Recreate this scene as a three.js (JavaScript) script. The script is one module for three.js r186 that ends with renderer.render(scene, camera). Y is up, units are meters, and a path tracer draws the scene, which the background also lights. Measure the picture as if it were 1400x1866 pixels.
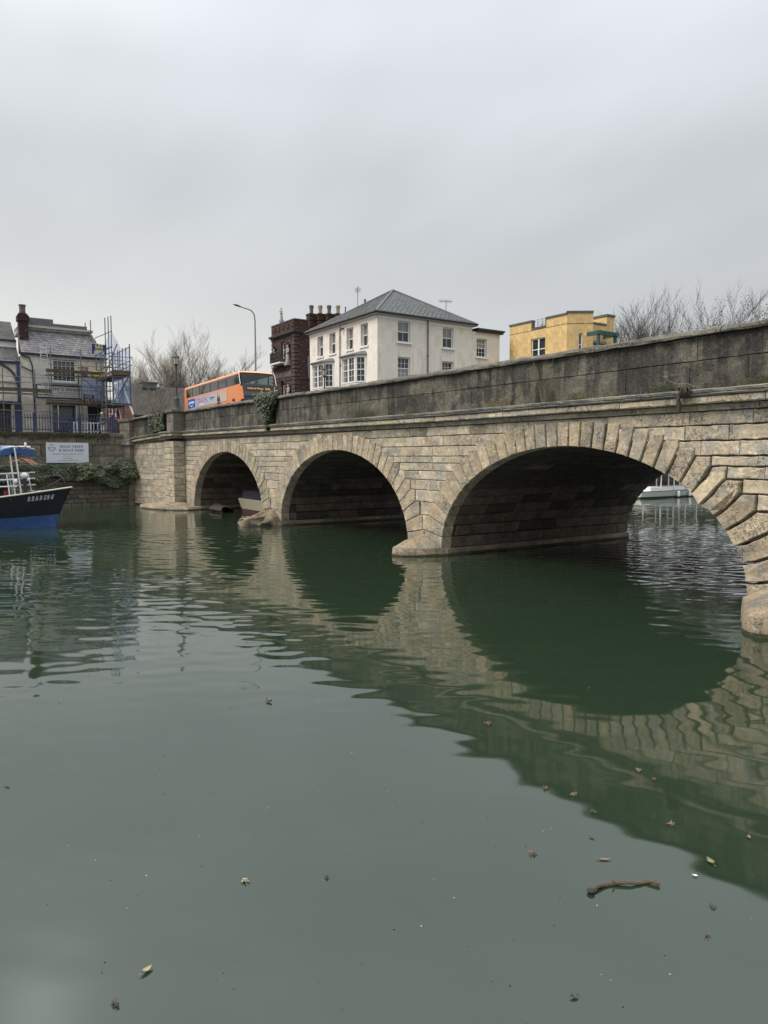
import * as THREE from 'three';
import { MarchingCubes } from 'three/addons/objects/MarchingCubes.js';
import { RoundedBoxGeometry } from 'three/addons/geometries/RoundedBoxGeometry.js';

/* ------------------------------------------------------------------ camera, sky, sun */
const V = (x, y, z) => new THREE.Vector3(x, y, z);
const scene = new THREE.Scene();
const TH = THREE.MathUtils.degToRad(33.652), PITCH = THREE.MathUtils.degToRad(4.419);
const camera = new THREE.PerspectiveCamera(71.58, 0.75, 0.1, 6000);
camera.position.set(11.773, 2.895, 12.952);
camera.lookAt(camera.position.clone().add(V(-Math.cos(TH) * Math.cos(PITCH), -Math.sin(PITCH), -Math.sin(TH) * Math.cos(PITCH))));
const renderer = new THREE.WebGLRenderer({ antialias: true });
renderer.toneMapping = THREE.LinearToneMapping;
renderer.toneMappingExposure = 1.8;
renderer.shadowMap.enabled = true;
renderer.shadowMap.type = THREE.PCFSoftShadowMap;

const sm = (a, b, x) => { const t = Math.min(1, Math.max(0, (x - a) / (b - a))); return t * t * (3 - 2 * t); };
const mix = (a, b, t) => a + (b - a) * t;
function rng(seed) { let s = seed >>> 0; return () => { s = (s + 0x6d2b79f5) | 0; let t = Math.imul(s ^ (s >>> 15), 1 | s); t = (t + Math.imul(t ^ (t >>> 7), 61 | t)) ^ t; return ((t ^ (t >>> 14)) >>> 0) / 4294967296; }; }
function hash(x, y, s) { let h = Math.imul(x, 374761393) ^ Math.imul(y, 668265263) ^ Math.imul(s, 1274126177); h = Math.imul(h ^ (h >>> 13), 1274126177); return ((h ^ (h >>> 16)) >>> 0) / 4294967296; }
// periodic value noise, 0..1
function vn(x, y, px, py, s) {
  const xi = Math.floor(x), yi = Math.floor(y); let fx = x - xi, fy = y - yi;
  fx = fx * fx * (3 - 2 * fx); fy = fy * fy * (3 - 2 * fy);
  const m = (a, p) => p ? ((a % p) + p) % p : a, x0 = m(xi, px), x1 = m(xi + 1, px), y0 = m(yi, py), y1 = m(yi + 1, py);
  return mix(mix(hash(x0, y0, s), hash(x1, y0, s), fx), mix(hash(x0, y1, s), hash(x1, y1, s), fx), fy);
}
function fbm(x, y, px, py, oct, s) { let a = 0.5, t = 0, n = 0; for (let i = 0; i < oct; i++) { t += a * vn(x, y, px, py, s + i * 17); n += a; a *= 0.5; x *= 2; y *= 2; px *= 2; py *= 2; } return t / n; }
function vn3(x, y, z, s) { const zi = Math.floor(z); let f = z - zi; f = f * f * (3 - 2 * f); return mix(vn(x, y, 0, 0, s + zi * 131), vn(x, y, 0, 0, s + (zi + 1) * 131), f); }

const SUNDIR = V(-0.16, 0.74, 0.60).normalize(), GAP = V(-1.055, 0.776, -0.117).normalize();   // the sun behind the cloud; a thin place in the cloud
{
  const W = 1024, H = 512, data = new Float32Array(W * H * 4);
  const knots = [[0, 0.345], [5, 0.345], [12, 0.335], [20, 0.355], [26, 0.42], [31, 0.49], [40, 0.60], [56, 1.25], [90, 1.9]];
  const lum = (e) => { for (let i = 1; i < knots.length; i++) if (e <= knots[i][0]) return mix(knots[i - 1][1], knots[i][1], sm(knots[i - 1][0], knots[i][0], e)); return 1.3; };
  const AZ = Math.atan2(-Math.sin(TH), -Math.cos(TH));        // azimuth of the view axis
  for (let r = 0; r < H; r++) {
    const el = ((r + 0.5) / H - 0.5) * Math.PI, e = Math.max(0, el * 180 / Math.PI), ce = Math.cos(el), se = Math.sin(el);
    for (let c = 0; c < W; c++) {
      const az = ((c + 0.5) / W - 0.5) * 2 * Math.PI, x = ce * Math.cos(az), z = ce * Math.sin(az);
      const to = (d) => Math.acos(Math.min(1, Math.max(-1, x * d.x + se * d.y + z * d.z))) * 180 / Math.PI, ang = to(SUNDIR), gap = to(GAP);
      const px = x / (0.18 + Math.max(0, se)), pz = z / (0.18 + Math.max(0, se));
      const cl = fbm(px * 1.1 + 30, pz * 2.6 + 50, 0, 0, 4, 5) - 0.5, cl2 = fbm(px * 0.6 + 10, pz * 0.8 + 20, 0, 0, 3, 9) - 0.5;
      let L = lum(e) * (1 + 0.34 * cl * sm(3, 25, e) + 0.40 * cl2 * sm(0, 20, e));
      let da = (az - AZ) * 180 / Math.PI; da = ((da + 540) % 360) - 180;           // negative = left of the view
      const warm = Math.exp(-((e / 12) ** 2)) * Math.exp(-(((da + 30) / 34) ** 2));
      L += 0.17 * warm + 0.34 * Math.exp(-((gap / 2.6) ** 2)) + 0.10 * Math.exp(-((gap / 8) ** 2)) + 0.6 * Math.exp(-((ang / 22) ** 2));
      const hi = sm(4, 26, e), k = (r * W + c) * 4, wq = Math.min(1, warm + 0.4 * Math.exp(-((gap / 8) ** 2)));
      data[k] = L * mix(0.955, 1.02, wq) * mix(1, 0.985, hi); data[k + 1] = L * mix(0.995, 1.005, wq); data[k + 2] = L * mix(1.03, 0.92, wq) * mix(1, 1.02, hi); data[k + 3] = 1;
    }
  }
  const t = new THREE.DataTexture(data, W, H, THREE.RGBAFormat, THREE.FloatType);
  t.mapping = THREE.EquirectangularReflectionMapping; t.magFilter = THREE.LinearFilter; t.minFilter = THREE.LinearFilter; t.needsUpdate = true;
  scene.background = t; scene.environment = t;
}
const sun = new THREE.DirectionalLight(0xfff4e4, 1.5);
sun.position.copy(SUNDIR).multiplyScalar(120); sun.castShadow = true; sun.shadow.radius = 60;
sun.shadow.mapSize.set(2048, 2048); Object.assign(sun.shadow.camera, { left: -70, right: 70, top: 70, bottom: -70, near: 1, far: 400 });
scene.add(sun); scene.add(sun.target);

/* ------------------------------------------------------------------ helpers */
const names = new Map();
function numbered(n) { const k = names.get(n) || 0; names.set(n, k + 1); return k ? n + '_' + String(k).padStart(3, '0') : n; }
function thing(name, label, category, pos = [0, 0, 0], group) {
  const o = new THREE.Group(); o.name = numbered(name); o.position.set(...pos); scene.add(o);
  o.userData = { label, category }; if (group) o.userData.group = group; return o;
}
function tag(o, label, category, group) { o.userData.label = label; o.userData.category = category; if (group) o.userData.group = group; return o; }
// adds a mesh; geometry given in world axes when the parent is a top-level thing without turn
function part(name, geo, mat, parent, stuff) {
  const g = geo.isGB ? geo.geo() : geo, m = new THREE.Mesh(g, mat); m.castShadow = m.receiveShadow = true;
  if (!parent) { m.name = numbered(name); scene.add(m); } else { m.name = name; parent.add(m); if (parent.userData.world) g.translate(...parent.position.clone().negate().toArray()); }
  if (stuff) m.userData.kind = 'stuff'; return m;
}
function struct(name, geo, mat) { const m = part(name, geo, mat); m.userData.kind = 'structure'; return m; }
function worldThing(...a) { const o = thing(...a); o.userData.world = true; return o; }
function copy(o, label) { const c = o.clone(); c.name = numbered(o.name.replace(/_\d+$/, '')); c.userData = { ...o.userData }; if (label) c.userData.label = label; scene.add(c); return c; }

class GB {
  constructor() { this.isGB = true; this.p = []; this.n = []; this.u = []; this.m = null; }
  v(a, n, u) { let q = a, k = n; if (this.m) { q = a.clone().applyMatrix4(this.m); k = n.clone().transformDirection(this.m); } this.p.push(q.x, q.y, q.z); this.n.push(k.x, k.y, k.z); this.u.push(u[0], u[1]); }
  tri(a, b, c, ua, ub, uc, na, nb, nc) { if (!na) { na = nb = nc = b.clone().sub(a).cross(c.clone().sub(a)).normalize(); } ua = ua || [0, 0]; this.v(a, na, ua); this.v(b, nb, ub || ua); this.v(c, nc, uc || ua); }
  static uv(q, n) { const ax = Math.abs(n.x), ay = Math.abs(n.y), az = Math.abs(n.z); return ay > ax && ay > az ? [q.x, q.z] : ax > az ? [q.z, q.y] : [q.x, q.y]; }
  quad(a, b, c, d) { const n = c.clone().sub(a).cross(d.clone().sub(b)).normalize(), U = (q) => GB.uv(q, n); this.tri(a, b, c, U(a), U(b), U(c), n, n, n); this.tri(a, c, d, U(a), U(c), U(d), n, n, n); return this; }
  box(x0, x1, y0, y1, z0, z1) {
    const P = (i) => V(i & 1 ? x1 : x0, i & 2 ? y1 : y0, i & 4 ? z1 : z0);
    for (const [a, b, c, d] of [[4, 5, 7, 6], [1, 0, 2, 3], [5, 1, 3, 7], [0, 4, 6, 2], [6, 7, 3, 2], [0, 1, 5, 4]]) this.quad(P(a), P(b), P(c), P(d)); return this;
  }
  bar(a, b, w, h = w) { // square bar from a to b
    const d = b.clone().sub(a), L = d.length(); d.normalize(); const up = Math.abs(d.y) > 0.9 ? V(1, 0, 0) : V(0, 1, 0), s = d.clone().cross(up).normalize(), t = s.clone().cross(d);
    const m0 = this.m; const M = new THREE.Matrix4().makeBasis(d, t, s).setPosition(a); this.m = m0 ? m0.clone().multiply(M) : M; this.box(0, L, -h / 2, h / 2, -w / 2, w / 2); this.m = m0; return this;
  }
  tube(pts, rad, sides = 6, cap = true) {
    const R = (i) => Array.isArray(rad) ? rad[i] : rad; let prev = null, ref = null, L = 0;
    for (let i = 0; i < pts.length; i++) {
      const d = (i ? pts[i].clone().sub(pts[i - 1]) : pts[1].clone().sub(pts[0])); if (i && i < pts.length - 1) d.normalize().add(pts[i + 1].clone().sub(pts[i]).normalize()); d.normalize();
      if (!ref) ref = Math.abs(d.y) > 0.9 ? V(1, 0, 0) : V(0, 1, 0);
      const s = d.clone().cross(ref).normalize(), t = s.clone().cross(d).normalize(); ref = t.clone(); if (i) L += pts[i].distanceTo(pts[i - 1]);
      const ring = []; for (let k = 0; k <= sides; k++) { const a = k / sides * 2 * Math.PI, n = s.clone().multiplyScalar(Math.cos(a)).addScaledVector(t, Math.sin(a)); ring.push([pts[i].clone().addScaledVector(n, R(i)), n, [k / sides * 2 * Math.PI * R(i), L]]); }
      if (prev) for (let k = 0; k < sides; k++) { const [a, b, c, e] = [prev[k], prev[k + 1], ring[k + 1], ring[k]]; this.tri(a[0], c[0], b[0], a[2], c[2], b[2], a[1], c[1], b[1]); this.tri(a[0], e[0], c[0], a[2], e[2], c[2], a[1], e[1], c[1]); }
      if (cap && (i === 0 || i === pts.length - 1)) { const n = d.clone().multiplyScalar(i ? 1 : -1); for (let k = 0; k < sides; k++) { const a = ring[k][0], b = ring[k + 1][0]; if (i) this.tri(pts[i], b, a, [0, 0], [0, 0], [0, 0], n, n, n); else this.tri(pts[i], a, b, [0, 0], [0, 0], [0, 0], n, n, n); } }
      prev = ring;
    } return this;
  }
  // surface of rings (arrays of points of equal length); smooth normals
  loft(rings, closed = false, uvs = 1) {
    const R = rings.length, C = rings[0].length, N = rings.map((r) => r.map(() => V(0, 0, 0)));
    const cc = closed ? C : C - 1;
    for (let i = 0; i < R - 1; i++) for (let j = 0; j < cc; j++) { const k = (j + 1) % C, a = rings[i][j], b = rings[i][k], c = rings[i + 1][k], d = rings[i + 1][j], n = c.clone().sub(a).cross(d.clone().sub(b)); for (const [p, q] of [[i, j], [i, k], [i + 1, k], [i + 1, j]]) N[p][q].add(n); }
    N.forEach((r) => r.forEach((n) => n.lengthSq() > 0 ? n.normalize() : n.set(0, 1, 0)));
    const U = (p, n) => { const u = GB.uv(p, n); return [u[0] * uvs, u[1] * uvs]; };
    for (let i = 0; i < R - 1; i++) for (let j = 0; j < cc; j++) { const k = (j + 1) % C, q = [[i, j], [i, k], [i + 1, k], [i + 1, j]].map(([p, s]) => [rings[p][s], N[p][s]]), f = q[2][0].clone().sub(q[0][0]).cross(q[3][0].clone().sub(q[1][0])).normalize(); const u = q.map((x) => U(x[0], f)); this.tri(q[0][0], q[1][0], q[2][0], u[0], u[1], u[2], q[0][1], q[1][1], q[2][1]); this.tri(q[0][0], q[2][0], q[3][0], u[0], u[2], u[3], q[0][1], q[2][1], q[3][1]); }
    return this;
  }
  lathe(prof, c, sides = 12) { return this.loft(prof.map(([r, y]) => Array.from({ length: sides }, (_, k) => { const a = -k / sides * 2 * Math.PI; return V(c.x + r * Math.cos(a), c.y + y, c.z + r * Math.sin(a)); })).reverse(), true); }
  add(g) { if (g.isGB) { for (const k of ['p', 'n', 'u']) for (const x of g[k]) this[k].push(x); return this; } const q = g.index ? g.toNonIndexed() : g; if (!q.attributes.normal) q.computeVertexNormals(); for (const x of q.attributes.position.array) this.p.push(x); for (const x of q.attributes.normal.array) this.n.push(x); for (const x of q.attributes.uv.array) this.u.push(x); return this; }
  geo() { const g = new THREE.BufferGeometry(); g.setAttribute('position', new THREE.Float32BufferAttribute(this.p, 3)); g.setAttribute('normal', new THREE.Float32BufferAttribute(this.n, 3)); g.setAttribute('uv', new THREE.Float32BufferAttribute(this.u, 2)); return g; }
}
const place = (geo, o, ux, uy, uz) => geo.applyMatrix4(new THREE.Matrix4().makeBasis(ux, uy, uz).setPosition(o));

// a dressed stone: polygon in the xy plane (anticlockwise) between z0 and z1, arris chamfered and worn
function stone(poly, z0, z1, o = {}) {
  const { cx = 0.008, cy = 0.014, dep = 0.016, jit = 0.006, seed = 1, tile = 3, seg = 0.16, uo = [0, 0] } = o, r = rng(seed * 7919 + 3);
  const ring = [];
  for (let i = 0; i < poly.length; i++) {
    const a = poly[i], b = poly[(i + 1) % poly.length], L = Math.hypot(b[0] - a[0], b[1] - a[1]), n = Math.max(1, Math.round(L / seg)), nx = -(b[1] - a[1]) / L, ny = (b[0] - a[0]) / L;
    for (let k = 0; k < n; k++) { const t = k / n, j = (k ? r() * jit : jit * 0.4) ; ring.push([mix(a[0], b[0], t) + nx * j, mix(a[1], b[1], t) + ny * j]); }
  }
  const N = ring.length, ins = [];
  for (let i = 0; i < N; i++) {
    const a = ring[(i + N - 1) % N], c = ring[i], b = ring[(i + 1) % N]; let ux = c[0] - a[0], uy = c[1] - a[1], vx = b[0] - c[0], vy = b[1] - c[1]; const lu = Math.hypot(ux, uy) || 1, lv = Math.hypot(vx, vy) || 1; ux /= lu; uy /= lu; vx /= lv; vy /= lv;
    const n1 = [-uy, ux], n2 = [-vy, vx]; const s = Math.abs(n1[0] * n2[0] + n1[1] * n2[1]) > 0.9; // same edge
    const bx = s ? (n1[0] + n2[0]) / 2 : n1[0] + n2[0], by = s ? (n1[1] + n2[1]) / 2 : n1[1] + n2[1];
    ins.push([c[0] + Math.max(-1.2, Math.min(1.2, bx)) * cx * (0.7 + 0.7 * r()), c[1] + Math.max(-1.2, Math.min(1.2, by)) * cy * (0.7 + 0.7 * r())]);
  }
  const g = new GB(), ou = [uo[0] + r() * 7, uo[1] + r() * 7], U = (x, y) => [(x + ou[0]) / tile, (y + ou[1]) / tile];
  const uf = o.uv || U;
  const zi = ins.map(() => z1 + (r() - 0.5) * jit * 0.6);
  for (const [a, b, c] of THREE.ShapeUtils.triangulateShape(ins.map((q) => new THREE.Vector2(...q)), [])) { const q = [a, b, c].map((i) => V(ins[i][0], ins[i][1], zi[i])); g.tri(...q, ...[a, b, c].map((i) => uf(...ins[i]))); }
  for (let i = 0; i < N; i++) {
    const j = (i + 1) % N, A = V(...ring[i], z1 - dep), B = V(...ring[j], z1 - dep), Ai = V(...ins[i], zi[i]), Bi = V(...ins[j], zi[j]), A0 = V(...ring[i], z0), B0 = V(...ring[j], z0);
    const ua = uf(...ring[i]), ub = uf(...ring[j]), uai = uf(...ins[i]), ubi = uf(...ins[j]);
    g.tri(A, B, Bi, ua, ub, ubi); g.tri(A, Bi, Ai, ua, ubi, uai);
    const d = (z1 - z0) / tile; g.tri(A0, B0, B, [ua[0], ua[1] + d], [ub[0], ub[1] + d], ub); g.tri(A0, B, A, [ua[0], ua[1] + d], ub, ua);
  }
  return g.geo();
}
const rect = (x0, x1, y0, y1) => [[x0, y0], [x1, y0], [x1, y1], [x0, y1]];

/* ------------------------------------------------------------------ textures */
function tex(w, h, fn, srgb) {
  const d = new Uint8Array(w * h * 4);
  for (let y = 0; y < h; y++) for (let x = 0; x < w; x++) { const c = fn((x + 0.5) / w, (y + 0.5) / h), k = (y * w + x) * 4; if (typeof c === 'number') d[k] = d[k + 1] = d[k + 2] = Math.max(0, Math.min(255, c * 255)); else for (let i = 0; i < 3; i++) d[k + i] = Math.max(0, Math.min(255, c[i] * 255)); d[k + 3] = 255; }
  const t = new THREE.DataTexture(d, w, h); t.wrapS = t.wrapT = THREE.RepeatWrapping; t.magFilter = THREE.LinearFilter; t.minFilter = THREE.LinearMipmapLinearFilter; if (srgb) t.colorSpace = THREE.SRGBColorSpace; t.needsUpdate = true; return t;
}
function rep(t, x, y = x) { const c = t.clone(); c.repeat.set(x, y); c.needsUpdate = true; return c; }
function canvasTex(w, h, draw) { const c = document.createElement('canvas'); c.width = w; c.height = h; draw(c.getContext('2d'), w, h); const t = new THREE.CanvasTexture(c); t.colorSpace = THREE.SRGBColorSpace; return t; }

const pits = (u, v) => { const a = fbm(u * 110, v * 130, 110, 130, 2, 71), b = fbm(u * 5, v * 7, 5, 7, 2, 72); return sm(0.68, 0.80, a + 0.5 * (b - 0.5)); };
const limeMap = tex(1024, 1024, (u, v) => {
  const bl = fbm(u * 5, v * 5, 5, 5, 4, 1), fi = fbm(u * 64, v * 64, 64, 64, 3, 2), bed = fbm(u * 3, v * 34, 3, 34, 3, 3), li = sm(0.52, 0.66, fbm(u * 8, v * 8, 8, 8, 4, 4)), wh = sm(0.62, 0.74, fbm(u * 20, v * 20, 20, 20, 3, 6)), p = pits(u, v);
  let c = 0.80 + 0.24 * (bl - 0.5) + 0.24 * (fi - 0.5) + 0.14 * (bed - 0.5) - 0.20 * p + 0.08 * wh - 0.06 * li;
  return [c * (1 - 0.05 * li), c * (0.985 - 0.012 * li + 0.01 * wh), c * (0.955 + 0.045 * li + 0.04 * wh)];
}, true);
const limeBump = tex(1024, 1024, (u, v) => 0.55 + 0.30 * (fbm(u * 10, v * 12, 10, 12, 3, 11) - 0.5) + 0.25 * (fbm(u * 64, v * 64, 64, 64, 3, 2) - 0.5) + 0.18 * (fbm(u * 3, v * 34, 3, 34, 3, 3) - 0.5) - 0.42 * pits(u, v));
// parapet: rain streaks, black crust and pale lichen over 24 m of wall, 1.06 m high
const parMap = tex(2048, 256, (u, v) => {
  const x = u * 24, y = v * 1.06, st = fbm(x * 7, y * 0.9, 168, 1, 4, 21), st2 = fbm(x * 1.3, y * 1.2, 31, 1, 3, 22), sp = fbm(x * 14, y * 14, 336, 15, 3, 23), cr = fbm(x * 2.1 + st * 0.8, y * 2.4, 0, 0, 4, 24), fi = fbm(x * 40, y * 40, 960, 42, 2, 25);
  const crust = sm(0.50, 0.60, 0.62 * cr + 0.34 * st + 0.16 * sp - 0.02 + 0.12 * (v - 0.4)), pale = sm(0.60, 0.68, 0.5 * sp + 0.5 * st2), drip = sm(0.56, 0.68, st), flake = sm(0.63, 0.66, fbm(x * 2.7 + 9, y * 3.6, 0, 0, 3, 27));
  let c = 0.49 + 0.16 * (st2 - 0.5) + 0.20 * (fi - 0.5) + 0.10 * (sp - 0.5) - 0.15 * crust - 0.05 * drip + 0.07 * pale + 0.06 * flake;
  return [c * 1.02, c * 0.985, c * (0.88 + 0.05 * crust - 0.03 * flake)];
}, true);
const woodMap = tex(512, 512, (u, v) => { const g = fbm(u * 4, v * 60, 4, 60, 4, 31), b = fbm(u * 5, v * 6, 5, 6, 3, 32), c = 0.62 + 0.45 * (g - 0.5) + 0.3 * (b - 0.5); return [c, c * 0.97, c * 0.92]; }, true);
const grain = tex(512, 512, (u, v) => { const c = 0.84 + 0.22 * (fbm(u * 6, v * 6, 6, 6, 4, 41) - 0.5) + 0.16 * (fbm(u * 50, v * 50, 50, 50, 3, 42) - 0.5); return [c, c, c]; }, true);
const grainBump = tex(512, 512, (u, v) => 0.5 + 0.5 * (fbm(u * 40, v * 40, 40, 40, 4, 43) - 0.5) + 0.4 * (fbm(u * 9, v * 9, 9, 9, 3, 44) - 0.5));
// lined stucco: 4 m square, faint joints every 0.4 m, rain stains
const stuccoMap = tex(1024, 1024, (u, v) => {
  const j = (v * 10) % 1, r = Math.floor(v * 10), k = (u * 5 + (r & 1) * 0.5) % 1, line = (j < 0.035 ? 1 : 0) * 0.5 + (k < 0.012 ? 1 : 0) * 0.25, st = fbm(u * 26, v * 2, 26, 2, 4, 51), bl = fbm(u * 4, v * 4, 4, 4, 4, 52), fi = fbm(u * 70, v * 70, 70, 70, 2, 53), d = sm(0.55, 0.68, 0.5 * st + 0.5 * bl);
  const c = 0.92 + 0.12 * (bl - 0.5) + 0.10 * (fi - 0.5) - 0.09 * line * sm(0.35, 0.6, bl) - 0.075 * d; return [c, c * (1 - 0.012 * d), c * (1 - 0.04 * d)];
}, true);
const stuccoBump = tex(1024, 1024, (u, v) => 0.5 + 0.35 * (fbm(u * 60, v * 60, 60, 60, 3, 53) - 0.5) + 0.2 * (fbm(u * 8, v * 8, 8, 8, 3, 54) - 0.5) - (((v * 10) % 1) < 0.035 ? 0.18 : 0));
// brickwork, 2.4 m square: 32 courses of 75 mm
const brickCell = (u, v) => { const r = Math.floor(v * 32), x = u * 10.666666 + (r & 1) * 0.5, c = Math.floor(x), fx = x - c, fy = v * 32 - r; return [Math.min(fx, 1 - fx) * 225 < 6 || Math.min(fy, 1 - fy) * 75 < 6, c, r]; };
const brickMap = tex(1024, 1024, (u, v) => {
  const [m, c, r] = brickCell(u, v), h = hash(c % 11, r, 61), fi = fbm(u * 60, v * 60, 60, 60, 3, 62), bl = fbm(u * 5, v * 5, 5, 5, 3, 63); if (m) { const g = 0.42 + 0.2 * (fi - 0.5); return [g, g * 0.92, g * 0.86]; }
  if (h > 0.965) { const g = 0.62 + 0.2 * (fi - 0.5); return [g, g * 0.95, g * 0.9]; }
  const k = 0.72 + 0.42 * (h - 0.5) + 0.25 * (fi - 0.5) + 0.25 * (bl - 0.5); return [0.48 * k, 0.335 * k, 0.315 * k];
}, true);
const brickBump = tex(1024, 1024, (u, v) => brickCell(u, v)[0] ? 0.25 : 0.65 + 0.2 * (fbm(u * 60, v * 60, 60, 60, 3, 62) - 0.5));
const shingle = (u, v) => { const r = Math.floor(v * 12), x = u * 10 + (r & 1) * 0.5, c = Math.floor(x); return [v * 12 - r, x - c, c, r]; };
const slateMap = tex(512, 512, (u, v) => { const [fy, fx, c, r] = shingle(u, v), h = hash(c % 10, r, 81), bl = fbm(u * 4, v * 4, 4, 4, 4, 82), k = 0.60 + 0.16 * (h - 0.5) + 0.24 * (bl - 0.5) - (fx < 0.05 || fy < 0.08 ? 0.18 : 0); return [k, k, k * 0.995]; }, true);
const slateBump = tex(512, 512, (u, v) => { const [fy, fx, c, r] = shingle(u, v); return 0.25 + 0.45 * (1 - fy) + 0.1 * hash(c % 10, r, 83) - (fx < 0.05 ? 0.2 : 0); });
const barkMap = tex(256, 256, (u, v) => { const c = 0.6 + 0.5 * (fbm(u * 12, v * 4, 12, 4, 4, 91) - 0.5); return [c, c * 0.96, c * 0.9]; }, true);

/* ------------------------------------------------------------------ materials */
const col = (r, g, b) => new THREE.Color().setRGB(r, g, b);
function std(name, c, o = {}) { const m = new THREE.MeshStandardMaterial({ color: col(...c), roughness: 0.9, metalness: 0, ...o }); m.name = name; return m; }
const vary = (name, base, n, amt, o, seed, grey = 0.25) => { const r = rng(seed); return Array.from({ length: n }, () => { const k = 1 + (r() - 0.5) * amt, g = (base[0] + base[1] + base[2]) / 3, s = r() * grey; return std(name, base.map((b) => mix(b, g, s) * k), o); }); };
const LIME = { map: limeMap, bumpMap: limeBump, bumpScale: 0.012, roughness: 0.95 };
const limestone = vary('limestone', [0.69, 0.60, 0.46], 8, 0.17, LIME, 5, 0.12);
const voussoirStone = vary('limestone_voussoir', [0.63, 0.53, 0.39], 8, 0.18, LIME, 6, 0.12);
const frieze = vary('limestone_frieze', [0.47, 0.42, 0.33], 4, 0.2, LIME, 7);
const cornMat = vary('limestone_cornice', [0.66, 0.575, 0.44], 5, 0.3, LIME, 8);
const cornDark = vary('limestone_weathered', [0.36, 0.34, 0.285], 4, 0.2, LIME, 9);
const darkBarrelStone = vary('sooty_stone', [0.105, 0.091, 0.074], 5, 0.2, LIME, 10, 0.4);  // barrel stones: base colour much darker than the face stones
const brownStone = vary('damp_stone', [0.23, 0.175, 0.132], 5, 0.2, LIME, 11);  // browner, lighter tone for the lowest barrel courses
const parapetStone = vary('parapet_stone', [0.48, 0.475, 0.465], 7, 0.45, { map: parMap, bumpMap: rep(limeBump, 8, 0.4), bumpScale: 0.016, roughness: 0.97 }, 12, 0);
const copingStone = vary('coping_stone', [0.235, 0.22, 0.18], 4, 0.25, LIME, 13);
const roughRock = std('rough_rock', [0.27, 0.215, 0.155], { ...LIME, bumpScale: 0.03 }), weedBand = std('algae_stone', [0.10, 0.092, 0.052], LIME), mortar = std('mortar', [0.27, 0.24, 0.19]), darkCore = std('rubble_mortar', [0.27, 0.24, 0.19], { map: grain });
const footStone = vary('footing_stone', [0.44, 0.35, 0.235], 3, 0.15, LIME, 14);
const quayStone = vary('quay_stone', [0.30, 0.26, 0.195], 6, 0.4, LIME, 15, 0.4);
const quayDark = vary('quay_stone_low', [0.20, 0.172, 0.125], 5, 0.45, LIME, 16, 0.3);
const black = std('black_paint', [0.02, 0.02, 0.022], { roughness: 0.5 });
const whitePaint = std('white_paint', [0.74, 0.74, 0.72], { roughness: 0.55 });
const darkGlass = new THREE.MeshPhysicalMaterial({ color: col(0.025, 0.028, 0.032), roughness: 0.06, ior: 1.6 }); darkGlass.name = 'window_glass';
const netGlareGlass = new THREE.MeshPhysicalMaterial({ color: col(0.20, 0.20, 0.20), roughness: 0.12, ior: 1.6 }); netGlareGlass.name = 'curtained_glass';  // pale grey for net curtains and, in upper sashes, reflections painted as colour
const clearGlass = new THREE.MeshPhysicalMaterial({ color: col(0.75, 0.82, 0.80), roughness: 0.03, transmission: 1, thickness: 0, ior: 1.5 }); clearGlass.name = 'clear_glass';
const slate = std('slate', [0.2, 0.21, 0.21], { map: slateMap, bumpMap: slateBump, bumpScale: 0.02, roughness: 0.75 });
const leadMat = std('lead', [0.17, 0.175, 0.18], { map: grain, roughness: 0.65 });
const steel = std('galvanised_steel', [0.15, 0.155, 0.17], { roughness: 0.55, metalness: 0.4 });
const boardMat = std('scaffold_board', [0.22, 0.18, 0.135], { map: rep(woodMap, 0.8) });
const bluePole = std('blue_grey_steel', [0.06, 0.085, 0.14], { roughness: 0.5, metalness: 0.3 });
const greyPicket = std('grey_picket', [0.42, 0.42, 0.42]);
const castIron = std('cast_iron', [0.045, 0.042, 0.045], { roughness: 0.55 });
const bluePaint = std('blue_paint', [0.016, 0.030, 0.090], { roughness: 0.45 });
const brick = std('brick', [0.46, 0.37, 0.37], { map: rep(brickMap, 1 / 2.4), bumpMap: rep(brickBump, 1 / 2.4), bumpScale: 0.012 });

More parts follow.
